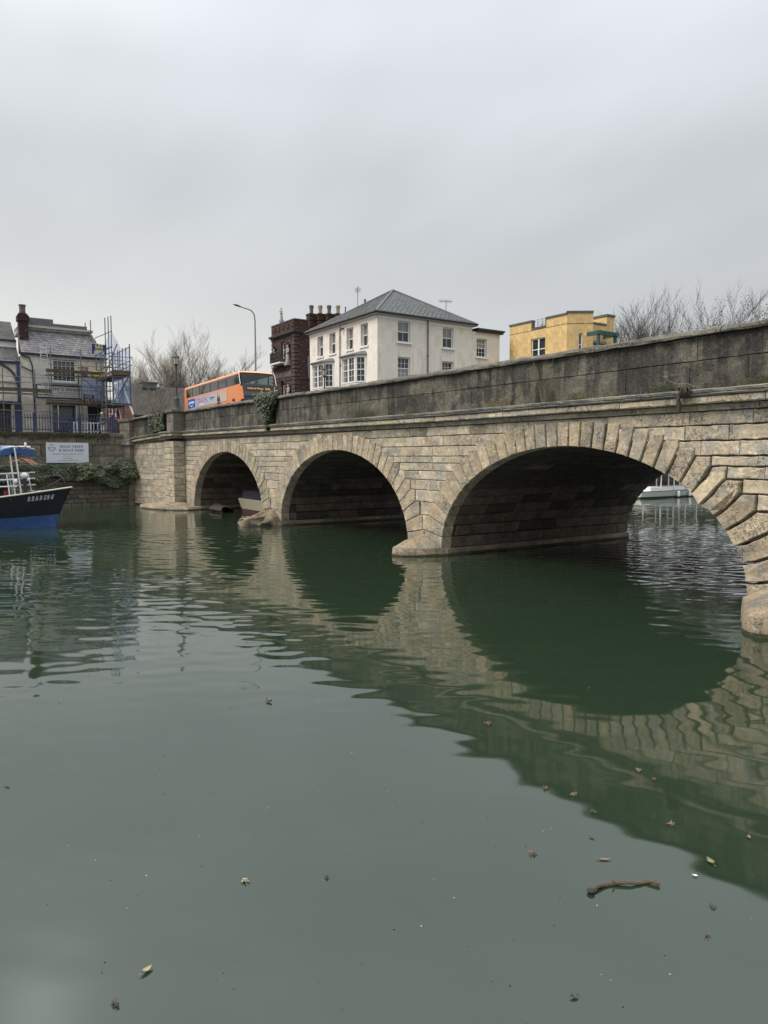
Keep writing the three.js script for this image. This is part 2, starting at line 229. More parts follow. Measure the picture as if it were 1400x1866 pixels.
/* ------------------------------------------------------------------ water */
{
  const r = rng(77), waves = [];
  const F = Math.atan2(-Math.sin(TH), -Math.cos(TH));
  const add = (n, l0, l1, slope, spread, kind) => { for (let i = 0; i < n; i++) { const lam = l0 * Math.pow(l1 / l0, (i + r()) / n), k = 2 * Math.PI / lam, a = F + (r() - 0.5) * 2 * spread + (r() < 0.3 ? 0.5 : 0); waves.push([k * Math.cos(a), k * Math.sin(a), slope * (0.6 + 0.8 * r()) / k, r() * 6.283, kind]); } };
  add(7, 1.8, 5.5, 0.0012, 0.5, 0); add(14, 0.30, 1.0, 0.0034, 0.5, 1); add(14, 0.24, 0.7, 0.016, 0.7, 2);
  const cam = camera.position;
  const amp = (x, z) => {
    const d = Math.hypot(x - cam.x, z - cam.z), n = fbm(x * 0.22 + 40, z * 0.22 + 40, 0, 0, 3, 15), n2 = fbm(x * 0.5 + 11, z * 0.5 + 7, 0, 0, 3, 19);
    let rp = (0.12 + 0.26 * sm(4, 9, d) + 0.64 * sm(12, 18, d)) * (0.22 + 0.9 * sm(0.44, 0.62, n));
    const px = (x + 1.5) / 6, pz = (z + 9) / 8; rp = Math.max(rp, 1.25 * sm(1.15, 0.3, Math.hypot(px, pz)) * (0.35 + 0.9 * n2) * sm(1.5, -4, z));
    const md = sm(9, 13, d);
    return [0.40 + 0.45 * sm(3, 10, d), (0.42 + 0.55 * sm(4, 10, d)) * (0.55 + 0.9 * n2), rp * (0.5 + 0.5 * md)];
  };
  const H = (x, z) => { const A = amp(x, z); let h = 0; for (const w of waves) h += A[w[4]] * w[2] * Math.sin(w[0] * x + w[1] * z + w[3]); return h; };
  const axis = (lo, hi, f) => { const a = []; for (let t = lo; t < hi;) { a.push(t); t += f(t); } a.push(hi); return a; };
  const xs = [-3000, -600, -150, -70, ...axis(-46, 15, (t) => t < -8 ? 0.14 : 0.075), 30, 90, 400, 3000], zs = [-3000, -600, -150, -80, ...axis(-44, 15.5, (t) => t < -9 ? 0.16 : t < 0 ? 0.11 : 0.075), 30, 90, 400, 3000];
  const nx = xs.length, nz = zs.length, P = new Float32Array(nx * nz * 3), N = new Float32Array(nx * nz * 3), UV = new Float32Array(nx * nz * 2), I = new Uint32Array((nx - 1) * (nz - 1) * 6);
  for (let j = 0; j < nz; j++) for (let i = 0; i < nx; i++) {
    const x = xs[i], z = zs[j], k = j * nx + i, far = x < -46 || x > 15 || z < -44 || z > 15.5; let h = 0, gx = 0, gz = 0;
    if (!far) { const A = amp(x, z); for (const w of waves) { const a = w[0] * x + w[1] * z + w[3], q = A[w[4]] * w[2], c = Math.cos(a) * q; h += q * Math.sin(a); gx += c * w[0]; gz += c * w[1]; } }
    P.set([x, h, z], k * 3); const l = Math.hypot(gx, 1, gz); N.set([-gx / l, 1 / l, -gz / l], k * 3); UV.set([x, z], k * 2);
  }
  let q = 0; for (let j = 0; j < nz - 1; j++) for (let i = 0; i < nx - 1; i++) { const a = j * nx + i; I.set([a, a + nx, a + 1, a + 1, a + nx, a + nx + 1], q); q += 6; }
  const g = new THREE.BufferGeometry(); g.setAttribute('position', new THREE.BufferAttribute(P, 3)); g.setAttribute('normal', new THREE.BufferAttribute(N, 3)); g.setAttribute('uv', new THREE.BufferAttribute(UV, 2)); g.setIndex(new THREE.BufferAttribute(I, 1));
  const m = new THREE.MeshPhysicalMaterial({ color: col(0.0165, 0.0290, 0.0160), roughness: 0.04, ior: 1.9 }); m.name = 'river_water';
  struct('water', g, m);
}

/* ------------------------------------------------------------------ ground and road */
{
  const slab = (pts, y, d) => { const s = new THREE.Shape(pts.map(([x, z]) => new THREE.Vector2(x, -z))); const g = new THREE.ExtrudeGeometry(s, { depth: d, bevelEnabled: false }); g.rotateX(-Math.PI / 2); g.translate(0, y - d, 0); return g; };
  const earth = std('trodden_earth', [0.16, 0.145, 0.11], { map: rep(grain, 0.5) });
  struct('ground', slab([[-33.5, 300], [-33.5, 1.3], [-29.2, 0.1], [-28.2, -0.5], [-28.2, -8.3], [-28.2, -13.6], [-600, -13.6], [-600, 300]], 4.28, 6), earth);
  struct('river_terrace', slab([[-21.3, -13.6], [-21.3, -90], [-60, -600], [-600, -600], [-600, -13.61]], 2.2, 4), earth);
  const tarmac = std('tarmac', [0.055, 0.055, 0.056], { map: rep(grain, 0.6), bumpMap: grainBump, bumpScale: 0.006 });
  struct('road', new GB().box(-90, 14, 4.284, 4.40, -7.0, -1.55), tarmac);
  struct('pavement', new GB().box(-33, 14, 4.284, 4.52, -1.5, -0.36).box(-28.2, 14, 4.284, 4.52, -8.15, -7.05), std('paving', [0.25, 0.24, 0.22], { map: rep(grain, 0.8) }));
}

/* ------------------------------------------------------------------ the bridge */
const rise = (x) => x < -5 ? (-5 - x) * 0.0065 : 0;
const AX = 4.6, BY = 2.95, Y0 = 0.2, CENTRES = [0, -10.9, -21.9], NV = 35, ZB = -8.5;
const arc = (() => { // joints at equal arc length along the semi-ellipse, from the left springing
  const M = 4000, pts = [], s = [0]; for (let i = 0; i <= M; i++) { const t = Math.PI - i / M * Math.PI; pts.push([AX * Math.cos(t), Y0 + BY * Math.sin(t)]); if (i) s.push(s[i - 1] + Math.hypot(pts[i][0] - pts[i - 1][0], pts[i][1] - pts[i - 1][1])); }
  const at = (f) => { const L = f * s[M]; let lo = 0, hi = M; while (hi - lo > 1) { const m = (lo + hi) >> 1; s[m] < L ? lo = m : hi = m; } return pts[hi]; };
  return Array.from({ length: NV + 1 }, (_, i) => { const A = at(i / NV), n = [A[0] / AX ** 2, (A[1] - Y0) / BY ** 2], l = Math.hypot(...n); n[0] /= l; n[1] /= l; const k = Math.atan2(Math.abs(n[0]), n[1]) / (Math.PI / 2), len = 0.58 + 0.26 * Math.pow(k, 1.3); return { A, n, P: [Math.max(-5.43, Math.min(5.43, A[0] + n[0] * len)), A[1] + n[1] * len] }; });
})();
arc[0].A[1] = Y0; arc[0].P[1] = Y0; arc[NV].P[1] = Y0;
const bridge = thing('stone_bridge', 'weathered limestone road bridge with three arches over the green river', 'bridge');
let bs = 100; const rb = rng(4242), pick = (a) => a[Math.floor(rb() * a.length)];
{
  // core: outline with the arch holes, a little behind the dressed stones
  const s = new THREE.Shape(); s.moveTo(14, -2.5); s.lineTo(14, 4.27); s.lineTo(-28.6, 4.27); s.lineTo(-28.6, -2.5);
  for (const c of [...CENTRES].reverse()) { s.lineTo(c - AX - 0.26, -2.5); for (let i = 0; i <= 40; i++) { const t = Math.PI - i / 40 * Math.PI; s.lineTo(c + (AX + 0.26) * Math.cos(t), Y0 + (BY + 0.26) * Math.sin(t)); } s.lineTo(c + AX + 0.26, -2.5); }
  s.closePath();
  const g = new THREE.ExtrudeGeometry(s, { depth: -ZB - 0.12, bevelEnabled: false }); g.translate(0, 0, ZB + 0.02); part('rubble_core', g, darkCore, bridge);
}
CENTRES.forEach((cx, ai) => {
  const half = Math.floor(NV / 2);
  for (let k = 0; k < NV; k++) {
    const a = arc[k], b = arc[k + 1], left = k < half, mid = k === half, wide = ai === 0 ? (k > half ? 0.022 : k > 10 ? 0.013 : 0.007) : 0.005;
    const curve = []; // intrados edge, from a to b
    const lerp = (p, q, t) => [mix(p[0], q[0], t), mix(p[1], q[1], t)];
    const tang = [b.A[0] - a.A[0], b.A[1] - a.A[1]], tl = Math.hypot(...tang); tang[0] /= tl; tang[1] /= tl;
    const A = [a.A[0] + tang[0] * wide, a.A[1] + tang[1] * wide], B = [b.A[0] - tang[0] * wide, b.A[1] - tang[1] * wide];
    const Pa = [a.P[0] + tang[0] * wide, a.P[1] + tang[1] * wide], Pb = [b.P[0] - tang[0] * wide, b.P[1] - tang[1] * wide];
    let poly = left ? [A, B, Pb, [Pa[0], Pb[1]], Pa] : mid ? [A, B, Pb, Pa] : [A, B, Pb, [Pb[0], Pa[1]], Pa];
    if (Math.abs(Pa[1] - Pb[1]) < 0.05) poly = [A, B, Pb, Pa];
    poly = poly.map((p) => [p[0] + cx, p[1]]).reverse();          // anticlockwise
    const area = THREE.ShapeUtils.area(poly.map((p) => new THREE.Vector2(...p))); if (area < 0) poly.reverse();
    const worn = ai === 0 && k >= 26;
    const g = stone(poly, -0.34, 0.028 + (rb() - 0.5) * 0.02, { cx: 0.013, cy: 0.013, dep: 0.022, jit: worn ? 0.014 : 0.008, seed: bs++, seg: 0.13 });
    if (worn && k >= 28) { // the burst springers at the right-hand pier: rough, out of line
      const p = g.attributes.position, o = k === 28 || k === 29 ? 0.09 : 0.03; for (let i = 0; i < p.count; i++) { const x = p.getX(i), y = p.getY(i), z = p.getZ(i); if (z > -0.2) { p.setZ(i, z + (vn3(x * 3, y * 3, z, 5) - 0.45) * o * 2); p.setX(i, x + (vn3(x * 4, y * 4, 2, 6) - 0.5) * o); p.setY(i, y + (vn3(x * 4, y * 4, 7, 8) - 0.5) * o); } } g.computeVertexNormals();
    }
    part('voussoir', g, pick(voussoirStone), bridge);
  }
  // barrel stones: courses that carry the voussoir joints through the bridge
  const rest = new GB();
  for (let k = 0; k < NV; k++) {
    const a = arc[k], b = arc[k + 1], seen = k < 22, L = ai === 0 ? 1.38 : ai === 1 ? 2.05 : 2.7;
    const t = V(a.A[0] - b.A[0], a.A[1] - b.A[1], 0), w = t.length(); t.normalize(); const zv = V(0, 0, 1); let n = t.clone().cross(zv); const m = V((a.A[0] + b.A[0]) / 2 + cx, (a.A[1] + b.A[1]) / 2, 0);
    if (n.dot(V(cx, Y0, 0).sub(m)) < 0) { t.negate(); n = t.clone().cross(zv); }
    const brownShare = k < 3 ? 0.95 : k < 6 ? 0.5 : 0.08;  // share of brown stones, highest in the lowest courses
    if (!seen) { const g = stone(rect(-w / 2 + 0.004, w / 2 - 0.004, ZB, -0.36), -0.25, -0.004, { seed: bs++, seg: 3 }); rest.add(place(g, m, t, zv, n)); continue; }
    for (let z = ZB + (k % 2) * 0.4 - 0.5; z < -0.36;) { const l = L * (0.7 + 0.6 * rb()), z0 = Math.max(z, ZB), z1 = Math.min(z + l, -0.36); z += l; if (z1 - z0 < 0.2) continue; const g = stone(rect(-w / 2 + 0.007, w / 2 - 0.007, z0 + 0.003, z1 - 0.003), -0.25, -0.006 + rb() * 0.018, { cx: 0.022, cy: 0.008, dep: 0.026, jit: 0.008, seed: bs++, seg: 0.35 }); part('barrel_stone', place(g, m, t, zv, n), (rb() < brownShare ? brownStone : darkBarrelStone)[(k + (rb() < 0.3 ? 1 : 0)) % 5], bridge); }
  }
  part('barrel_vault', rest, darkBarrelStone[1], bridge, true);
});
// spandrel courses
{
  const lev = []; for (let k = 0; k < NV / 2; k++) if (arc[k].P[1] < 2.93) lev.push([arc[k].P[1], Math.abs(arc[k].P[0])]);
  const top = [3.215, 3.515, 3.79], last = lev[lev.length - 1], rows = [];
  for (let i = 0; i < lev.length - 1; i++) rows.push([lev[i][0], lev[i + 1][0], lev[i][1]]);
  const inner = [top[0], top[1]].map((y) => Math.abs(arc.find((a) => a.P[1] > y).P[0]) - 0.06);
  rows.push([last[0], top[0], inner[0]], [top[0], top[1], inner[1]]);
  const row = (x0, x1, y0, y1, m, ml, sd, z1 = 0) => { let x = x0 - rb() * 0.5; while (x < x1 - 0.05) { const l = ml * (0.65 + 0.7 * rb()); const a = Math.max(x, x0), b = x1 - (x + l) < 0.3 ? x1 : Math.min(x + l, x1); x = b; if (b - a > 0.04) part('spandrel_block', stone(rect(a + 0.001, b - 0.001, y0 + 0.005, y1 - 0.005), -0.3, z1 + (rb() - 0.5) * 0.012, { cx: 0.003, cy: 0.013, dep: 0.015, jit: sd, seed: bs++ }), pick(m), bridge); } };
  for (const [y0, y1, px] of rows) {
    const m = y0 > 3.45 ? [...frieze, limestone[0], limestone[1]] : limestone, ml = y0 > 3.2 ? 1.0 : 0.75;
    for (let i = 0; i < 2; i++) { const L = CENTRES[i + 1] + px, R = CENTRES[i] - px; if (R - L > 0.12) row(L, R, y0, y1, m, R - L < 1.6 ? (R - L) / 2 + 0.01 : ml, 0.008); }
    row(CENTRES[0] + px, 14, y0, y1, m, 1.15, 0.02);
    row(-27.97, CENTRES[2] - px, y0, y1, m, 0.9, 0.008);
  }
  row(-27.97, 14, top[1], top[2], [...frieze, limestone[0], limestone[1]], 1.0, 0.01, -0.004);
}
// frieze, cornice, parapet and coping: pieces that follow the slight fall of the deck; F places (x along, y, z out) in the world
function upperWorks(x0, x1, o) {
  const { F, stepB = 1.5, seed = 1 } = o, warp = (g) => { const p = g.attributes.position; for (let i = 0; i < p.count; i++) { const q = F(p.getX(i), p.getY(i), p.getZ(i)); p.setXYZ(i, q.x, q.y, q.z); } g.computeVertexNormals(); return g; };
  const cut = (len, f) => { let x = x0; while (x < x1 - 0.01) { let e = x + len * (0.75 + 0.5 * rb()); if (x1 - e < len * 0.4) e = x1; f(x, e); x = e; } };
  cut(1.6, (a, b) => part('frieze_stone', warp(stone(rect(a + 0.002, b - 0.002, 3.795, 3.915), -0.3, 0.045, { cx: 0.004, cy: 0.008, jit: 0.005, seed: bs++ })), pick(frieze), bridge));
  cut(0.95, (a, b) => part('cornice_stone', warp(stone(rect(a + 0.002, b - 0.002, 3.918, 4.068), -0.3, 0.20 + rb() * 0.012, { cx: 0.005, cy: 0.02, dep: 0.02, jit: 0.014, seed: bs++, seg: 0.11 })), pick(cornMat), bridge));
  cut(2.0, (a, b) => { const n = Math.max(2, Math.round((b - a) / 0.18)), rings = []; for (let i = 0; i <= n; i++) { const x = mix(a + 0.003, b - 0.003, i / n), w = (k) => (vn(x * 5 + k * 9, k * 3.3 + seed, 0, 0, 33) - 0.5) * 0.022; rings.push([V(x, 4.069, 0.19), V(x, 4.075, 0.235 + w(1)), V(x, 4.10, 0.258 + w(2)), V(x, 4.128, 0.25 + w(2)), V(x, 4.134, 0.275 + w(3)), V(x, 4.18 + w(4) * 0.6, 0.285 + w(5)), V(x, 4.198 + w(6) * 0.6, 0.25 + w(4)), V(x, 4.222, -0.02)]); } const g = new GB().loft(rings.reverse(), false, 1 / 3); for (const e of [rings[0], rings[rings.length - 1]]) for (let i = 1; i < e.length - 1; i++) { g.tri(e[0], e[i], e[i + 1], [0, 0]); g.tri(e[0], e[i + 1], e[i], [0, 0]); } part('drip_moulding', warp(g.geo()), pick(cornDark), bridge); });
  const puv = (x, y) => [x / 24, (y - 4.2) / 1.06];
  for (const [y0, y1, off] of [[4.205, 4.775, 0], [4.78, 5.245, 0.7]]) { let x = x0 - off; while (x < x1 - 0.01) { let e = x + 1.45 * (0.7 + 0.6 * rb()); if (x1 - e < 0.6) e = x1; const a = Math.max(x, x0); if (e - a > 0.1) part('parapet_block', warp(stone(rect(a + 0.001, e - 0.001, y0, y1 - 0.002), -0.34, 0.0 + rb() * 0.012, { cx: 0.003, cy: 0.005, dep: 0.009, jit: 0.006, seed: bs++, uv: puv })), pick(parapetStone), bridge); x = e; } }
  cut(1.5, (a, b) => { const n = Math.max(2, Math.round((b - a) / 0.13)), prof = [[0.07, 5.245], [0.105, 5.258], [0.115, 5.30], [0.085, 5.355], [0.0, 5.395], [-0.17, 5.405], [-0.34, 5.38], [-0.43, 5.30], [-0.42, 5.25]], rings = []; const dz = (rb() - 0.5) * 0.02, dy = (rb() - 0.5) * 0.02; for (let i = 0; i <= n; i++) { const x = mix(a + 0.004, b - 0.004, i / n); rings.push(prof.map(([z, y], k) => V(x, y + (k ? dy : 0) + (vn(x * 3.1 + k * 7.3, k * 1.7, 0, 0, 34 + seed) - 0.5) * 0.045 * (k && k < 8 ? 1 : 0), z + dz + (vn(x * 4 + k * 5.1, k * 2.9, 0, 0, 35 + seed) - 0.5) * 0.035))); } const g = new GB().loft(rings.slice().reverse(), false, 1 / 3); for (const e of [rings[0], rings[n]]) for (let i = 1; i < e.length - 1; i++) { g.tri(e[0], e[i], e[i + 1], [0, 0]); g.tri(e[0], e[i + 1], e[i], [0, 0]); } part('coping_stone', warp(g.geo()), pick(copingStone), bridge); });
}
upperWorks(-27.9, 14, { F: (x, y, z) => V(x, y + rise(x), z), seed: 1 });
// abutment: pilaster, splayed wing wall and end pier
{
  const cut = (x0, x1, y0, y1, F, m, len, name, z1 = 0.0, o = {}) => { let x = x0; while (x < x1 - 0.01) { let e = x + len * (0.75 + 0.5 * rb()); if (x1 - e < len * 0.45) e = x1; const g = stone(rect(x + 0.001, e - 0.001, y0 + 0.005, y1 - 0.005), -0.3, z1, { cx: 0.004, cy: o.cy ?? 0.026, dep: o.dep ?? 0.026, jit: 0.006, seed: bs++, ...o }); part(name, place(g, ...F), pick(m), bridge); x = e; } };
  const ys = []; for (let y = 0.3; y < 3.78; y += 0.349) ys.push([y, y + 0.349]);
  const front = [V(0, 0, 0.66), V(1, 0, 0), V(0, 1, 0), V(0, 0, 1)], side = [V(-27.95, 0, 0), V(0, 0, -1), V(0, 1, 0), V(1, 0, 0)];
  for (const [a, b] of ys) { cut(-29.7, -27.955, a, b, front, limestone, 0.9, 'pilaster_block'); cut(-0.652, -0.02, a, b, side, limestone, 0.9, 'pilaster_block'); }
  part('rubble_core', new GB().box(-29.6, -28.05, -1, 3.8, -0.3, 0.55), darkCore, bridge);
  // upper works of the pilaster: cornice and a dado with coping
  const dy = rise(-28) ;
  const ring = (y0, y1, pr, m, name, x0 = -29.72, x1 = -27.93) => { part(name, stoneBox(x0 - pr, x1 + pr, y0 + dy, y1 + dy, -0.2, 0.66 + pr, bs++), m, bridge); };
  ring(3.80, 3.93, 0.03, frieze[0], 'frieze_stone'); ring(3.932, 4.08, 0.18, cornMat[0], 'cornice_stone'); ring(4.082, 4.20, 0.24, cornDark[1], 'drip_moulding');
  ring(4.202, 4.74, 0.0, quayStone[0], 'parapet_block', -29.1, -27.9); ring(4.742, 5.24, -0.004, quayStone[2], 'parapet_block', -29.1, -27.9); ring(5.242, 5.40, 0.09, copingStone[1], 'coping_stone', -29.1, -27.9);
  // wing wall from the pilaster to the quay
  const W0 = V(-29.5, 0, 0.45), W1 = V(-33.1, 0, 1.75), d = W1.clone().sub(W0), WL = d.length(); d.normalize(); const u = d.clone().negate(), n = u.clone().cross(V(0, 1, 0));
  const wing = [W1, u, V(0, 1, 0), n];
  for (let y = 0.1; y < 3.75; y += 0.365) cut(0, WL, y, y + 0.365, wing, limestone, 0.85, 'wing_wall_block', 0, { cy: 0.007, cx: 0.005, dep: 0.008 });
  part('rubble_core', place(new GB().box(0, WL, -1, 4.2, -0.8, -0.1).geo(), W1, u, V(0, 1, 0), n), darkCore, bridge);
  upperWorks(0, WL - 0.1, { F: (x, y, z) => { const k = 1 - x / WL; return W1.clone().addScaledVector(u, x).addScaledVector(n, z).setY(y + dy - 0.02 - 0.22 * k - 0.10 * k * k); }, seed: 3 });
  // end pier at the corner of the quay
  const pier = (y0, y1, pr, m, name) => part(name, place(stoneBox(-0.55 - pr, 0.45 + pr, y0, y1, -0.5, 0.3 + pr, bs++), W1, u, V(0, 1, 0), n), m, bridge);
  for (let y = -0.2; y < 3.6; y += 0.47) pier(y, y + 0.465, 0, pick(quayStone), 'pier_block');
  pier(3.61, 3.95, 0.12, cornDark[0], 'cornice_stone'); pier(3.952, 4.45, 0, quayStone[1], 'pier_block'); pier(4.453, 5.02, 0, quayStone[4], 'pier_block'); pier(5.022, 5.19, 0.08, copingStone[2], 'coping_stone');
}
function stoneBox(x0, x1, y0, y1, z0, z1, seed) { // rounded, slightly worn block seen from several sides
  const g = new RoundedBoxGeometry(x1 - x0, y1 - y0, z1 - z0, 2, Math.min(0.025, (y1 - y0) / 4)); g.translate((x0 + x1) / 2, (y0 + y1) / 2, (z0 + z1) / 2); const q = g.index ? g.toNonIndexed() : g, p = q.attributes.position, nn = q.attributes.normal, uv = q.attributes.uv;
  for (let i = 0; i < p.count; i++) { const t = GB.uv(V(p.getX(i), p.getY(i), p.getZ(i)), V(nn.getX(i), nn.getY(i), nn.getZ(i))); uv.setXY(i, t[0] / 3 + seed * 0.37, t[1] / 3 + seed * 0.21); } return q;
}
// pier footings: low ledges under the arches and worn cutwaters
function nose(out, apex, yEdge, yApex, rough, seed, m, name = 'cutwater') {
  const N = 40, pts = new THREE.CatmullRomCurve3(out.map(([x, z]) => V(x, 0, z)), false, 'catmullrom', 0.15).getPoints(N), rings = [], steps = [[0, -0.9, 0.02], [0, -0.1, 0], [0, 0.05, 0], [0.02, yEdge * 0.9, 0], [0.09, yEdge, 0], [0.35, mix(yEdge, yApex, 0.42), 0], [0.65, mix(yEdge, yApex, 0.75), 0], [0.85, mix(yEdge, yApex, 0.95), 0], [0.97, yApex, 0]];
  steps.forEach(([k, y, g], si) => rings.push(pts.map((p, i) => { const q = V(mix(p.x, apex[0], k), y, mix(p.z, apex[1], k)); const f = rough * (si && si < 8 ? 1 : 0.3); q.x += (vn3(q.x * 4, y * 5, q.z * 4, seed) - 0.5) * f; q.y += (vn3(q.x * 5, y * 4 + 9, q.z * 5, seed + 3) - 0.5) * f * 0.8; q.z += (vn3(q.x * 4, y * 5 + 5, q.z * 4, seed + 7) - 0.5) * f; return q; })));
  part('weed_band', new GB().loft(rings.slice(0, 3), false, 1 / 3), weedBand, bridge); part(name, new GB().loft(rings.slice(2), false, 1 / 3), m, bridge);
}
nose([[-6.45, -0.2], [-6.2, 0.35], [-5.75, 0.95], [-5.4, 1.24], [-5.05, 1.12], [-4.72, 0.5], [-4.5, -0.2]], [-5.4, 0.02], 0.24, 0.56, 0.05, 11, footStone[0]);
nose([[-17.35, -0.2], [-17.2, 0.5], [-16.8, 1.2], [-16.35, 1.62], [-15.95, 1.45], [-15.62, 0.7], [-15.4, -0.2]], [-16.4, 0.05], 0.22, 0.62, 0.42, 12, roughRock);
nose([[4.5, -0.2], [4.66, 0.30], [5.05, 0.98], [5.45, 1.62], [5.75, 1.72], [6.15, 1.3], [6.4, 0.5], [6.5, -0.2]], [5.45, 0.02], 0.33, 0.66, 0.07, 13, footStone[2]);
nose([[-31.2, 0.6], [-30.8, 1.7], [-29.6, 2.15], [-28.6, 2.0], [-27.3, 1.66], [-26.5, 1.1], [-26.1, 0.5], [-26.2, -0.3]], [-29.0, 0.45], 0.20, 0.42, 0.06, 14, footStone[0], 'abutment_apron');
for (const [x0, x1] of [[-6.45, -4.5], [-17.4, -15.4], [4.5, 6.5], [-28.5, -26.35], [-6.4, -4.5]].slice(0, 4)) { part('footing_ledge', stoneBox(x0, x1, -1.2, 0.205, ZB, -0.12, bs++), footStone[1], bridge); part('weed_band', stoneBox(x0 - 0.006, x1 + 0.006, -1.19, 0.075, ZB + 0.02, -0.114, bs++), weedBand, bridge); }
// far parapet
for (let x = -28; x < 14; x += 2.1) part('parapet_block', stoneBox(x, x + 2.095, 4.3 + rise(x), 5.3 + rise(x), ZB, ZB + 0.34, bs++), quayStone[3], bridge);

/* ------------------------------------------------------------------ quay wall on the left bank */
const quay = thing('quay_wall', 'old stone quay wall with a planted ledge below the office on the left bank', 'wall', [-33.2, 0, 2.2]);
{
  const F = (x, out) => [V(x, 0, 0), V(0, 0, -1), V(0, 1, 0), V(1, 0, 0)]; // local u runs toward -z
  const row = (u0, u1, y0, y1, x, m, len, name) => { let a = u0; while (a < u1 - 0.01) { let e = a + len * (0.7 + 0.6 * rb()); if (u1 - e < len * 0.4) e = u1; part(name, place(stone(rect(a + 0.003, e - 0.003, y0 + 0.004, y1 - 0.004), -0.25, (rb() - 0.5) * 0.03, { cx: 0.008, cy: 0.012, jit: 0.02, seed: bs++, seg: 0.25 }), ...F(x)), pick(m), quay); a = e; } };
  row(-9, 0.2, 3.62, 4.1, 0, quayStone, 1.3, 'stone_block'); row(-9, 0.2, 2.95, 3.62, 0, quayStone, 1.2, 'stone_block'); row(-9, 0.2, 2.36, 2.95, 0, quayStone, 1.0, 'stone_block');
  row(-9, 0.2, 4.1, 4.33, 0.06, [quayStone[0], quayStone[3]], 1.6, 'coping_stone');
  for (let y = -0.05; y < 2.0; y += 0.256) row(-9, 0.2, y, y + 0.256, 0.42, quayDark, 0.55, 'stone_block');
  row(-9, 0.2, 2.0, 2.34, 0.5, quayDark, 1.8, 'ledge_stone');
  part('backing', new GB().box(-0.6, -0.1, -2, 4.27, -0.2, 30).box(-0.1, 0.3, -2, 2.3, -0.2, 30), darkCore, quay);
  part('ledge_top', new GB().box(-0.1, 0.36, 2.28, 2.35, -0.2, 9), std('moss', [0.07, 0.075, 0.04], { map: rep(grain, 1) }), quay);
}

/* ------------------------------------------------------------------ shared builders for houses */
// a wall in its own plane: u along, v up, openings [u0,u1,v0,v1]; reveals of the given depth. B(u, v, w) gives the world point, w outwards
function wallGeo(u0, u1, v0, v1, open, B, depth = 0.16, uvs = 0.25) {
  const g = new GB(), us = [...new Set([u0, u1, ...open.flatMap((o) => [o[0], o[1]])])].filter((a) => a >= u0 && a <= u1).sort((a, b) => a - b), vs = [...new Set([v0, v1, ...open.flatMap((o) => [o[2], o[3]])])].filter((a) => a >= v0 && a <= v1).sort((a, b) => a - b);
  const q = (a, b, c, d, ua, ub, uc, ud) => { const n = B(...b).clone().sub(B(...a)).cross(B(...c).clone().sub(B(...a))).normalize(), f = (t) => [t[0] * uvs, t[1] * uvs]; g.tri(B(...a), B(...b), B(...c), f(ua), f(ub), f(uc), n, n, n); g.tri(B(...a), B(...c), B(...d), f(ua), f(uc), f(ud), n, n, n); };
  for (let i = 0; i < us.length - 1; i++) for (let j = 0; j < vs.length - 1; j++) { const a = us[i], b = us[i + 1], c = vs[j], d = vs[j + 1], mu = (a + b) / 2, mv = (c + d) / 2; if (open.some((o) => mu > o[0] && mu < o[1] && mv > o[2] && mv < o[3])) continue; q([a, c, 0], [b, c, 0], [b, d, 0], [a, d, 0], [a, c], [b, c], [b, d], [a, d]); }
  for (const [a, b, c, d] of open) for (const [p, r] of [[[a, c], [a, d]], [[b, d], [b, c]], [[a, d], [b, d]], [[b, c], [a, c]]]) q([...p, 0], [...r, 0], [...r, -depth], [...p, -depth], p, r, [r[0] + depth, r[1] + depth], [p[0] + depth, p[1] + depth]);
  return g;
}
const BZ = (z) => (u, v, w) => V(u, v, z + w), BX = (x) => (u, v, w) => V(x + w, v, -u);   // faces +z (u = x) and +x (u = -z)
// sash window, origin at the middle of its sill line, facing local +z
function sash(parent, pos, turn, w, h, o = {}) {
  const { cols = 2, rows = 4, glass = darkGlass, lower = glass, sill = true, frameMat = whitePaint, curtain = false } = o;
  const wg = new THREE.Group(); wg.name = 'window'; wg.position.set(...pos); if (parent.userData.world) wg.position.sub(parent.position); wg.rotation.y = turn; parent.add(wg);
  const f = new GB(), t = 0.075, b = 0.022, top = new GB(), low = new GB(), m = h / 2;
  f.box(-w / 2, -w / 2 + t, 0, h, -0.10, 0).box(w / 2 - t, w / 2, 0, h, -0.10, 0).box(-w / 2 + t, w / 2 - t, h - t, h, -0.10, -0.002).box(-w / 2 + t, w / 2 - t, 0, t * 1.2, -0.10, -0.002).box(-w / 2 + t, w / 2 - t, m - 0.03, m + 0.03, -0.09, -0.006);
  for (let c = 1; c < cols; c++) { const x = -w / 2 + t + (w - 2 * t) * c / cols; f.box(x - b / 2, x + b / 2, t * 1.2, m - 0.03, -0.085, -0.034).box(x - b / 2, x + b / 2, m + 0.03, h - t, -0.085, -0.024); }
  for (let r = 1; r < rows; r++) { if (r === rows / 2) continue; const y = r < rows / 2 ? t * 1.2 + (m - 0.03 - t * 1.2) * r / (rows / 2) : m + 0.03 + (h - t - m - 0.03) * (r - rows / 2) / (rows / 2); f.box(-w / 2 + t, w / 2 - t, y - b / 2, y + b / 2, -0.083, -0.036); }
  part('frame', f, frameMat, wg);
  top.box(-w / 2 + t, w / 2 - t, m, h - t, -0.074, -0.066); low.box(-w / 2 + t, w / 2 - t, t, m, -0.080, -0.072);
  part('pane', top, glass, wg); part('pane', low, lower, wg);
  if (sill) part('sill', new GB().box(-w / 2 - 0.10, w / 2 + 0.10, -0.12, -0.003, -0.12, 0.30), whitePaint, wg);
  return wg;
}

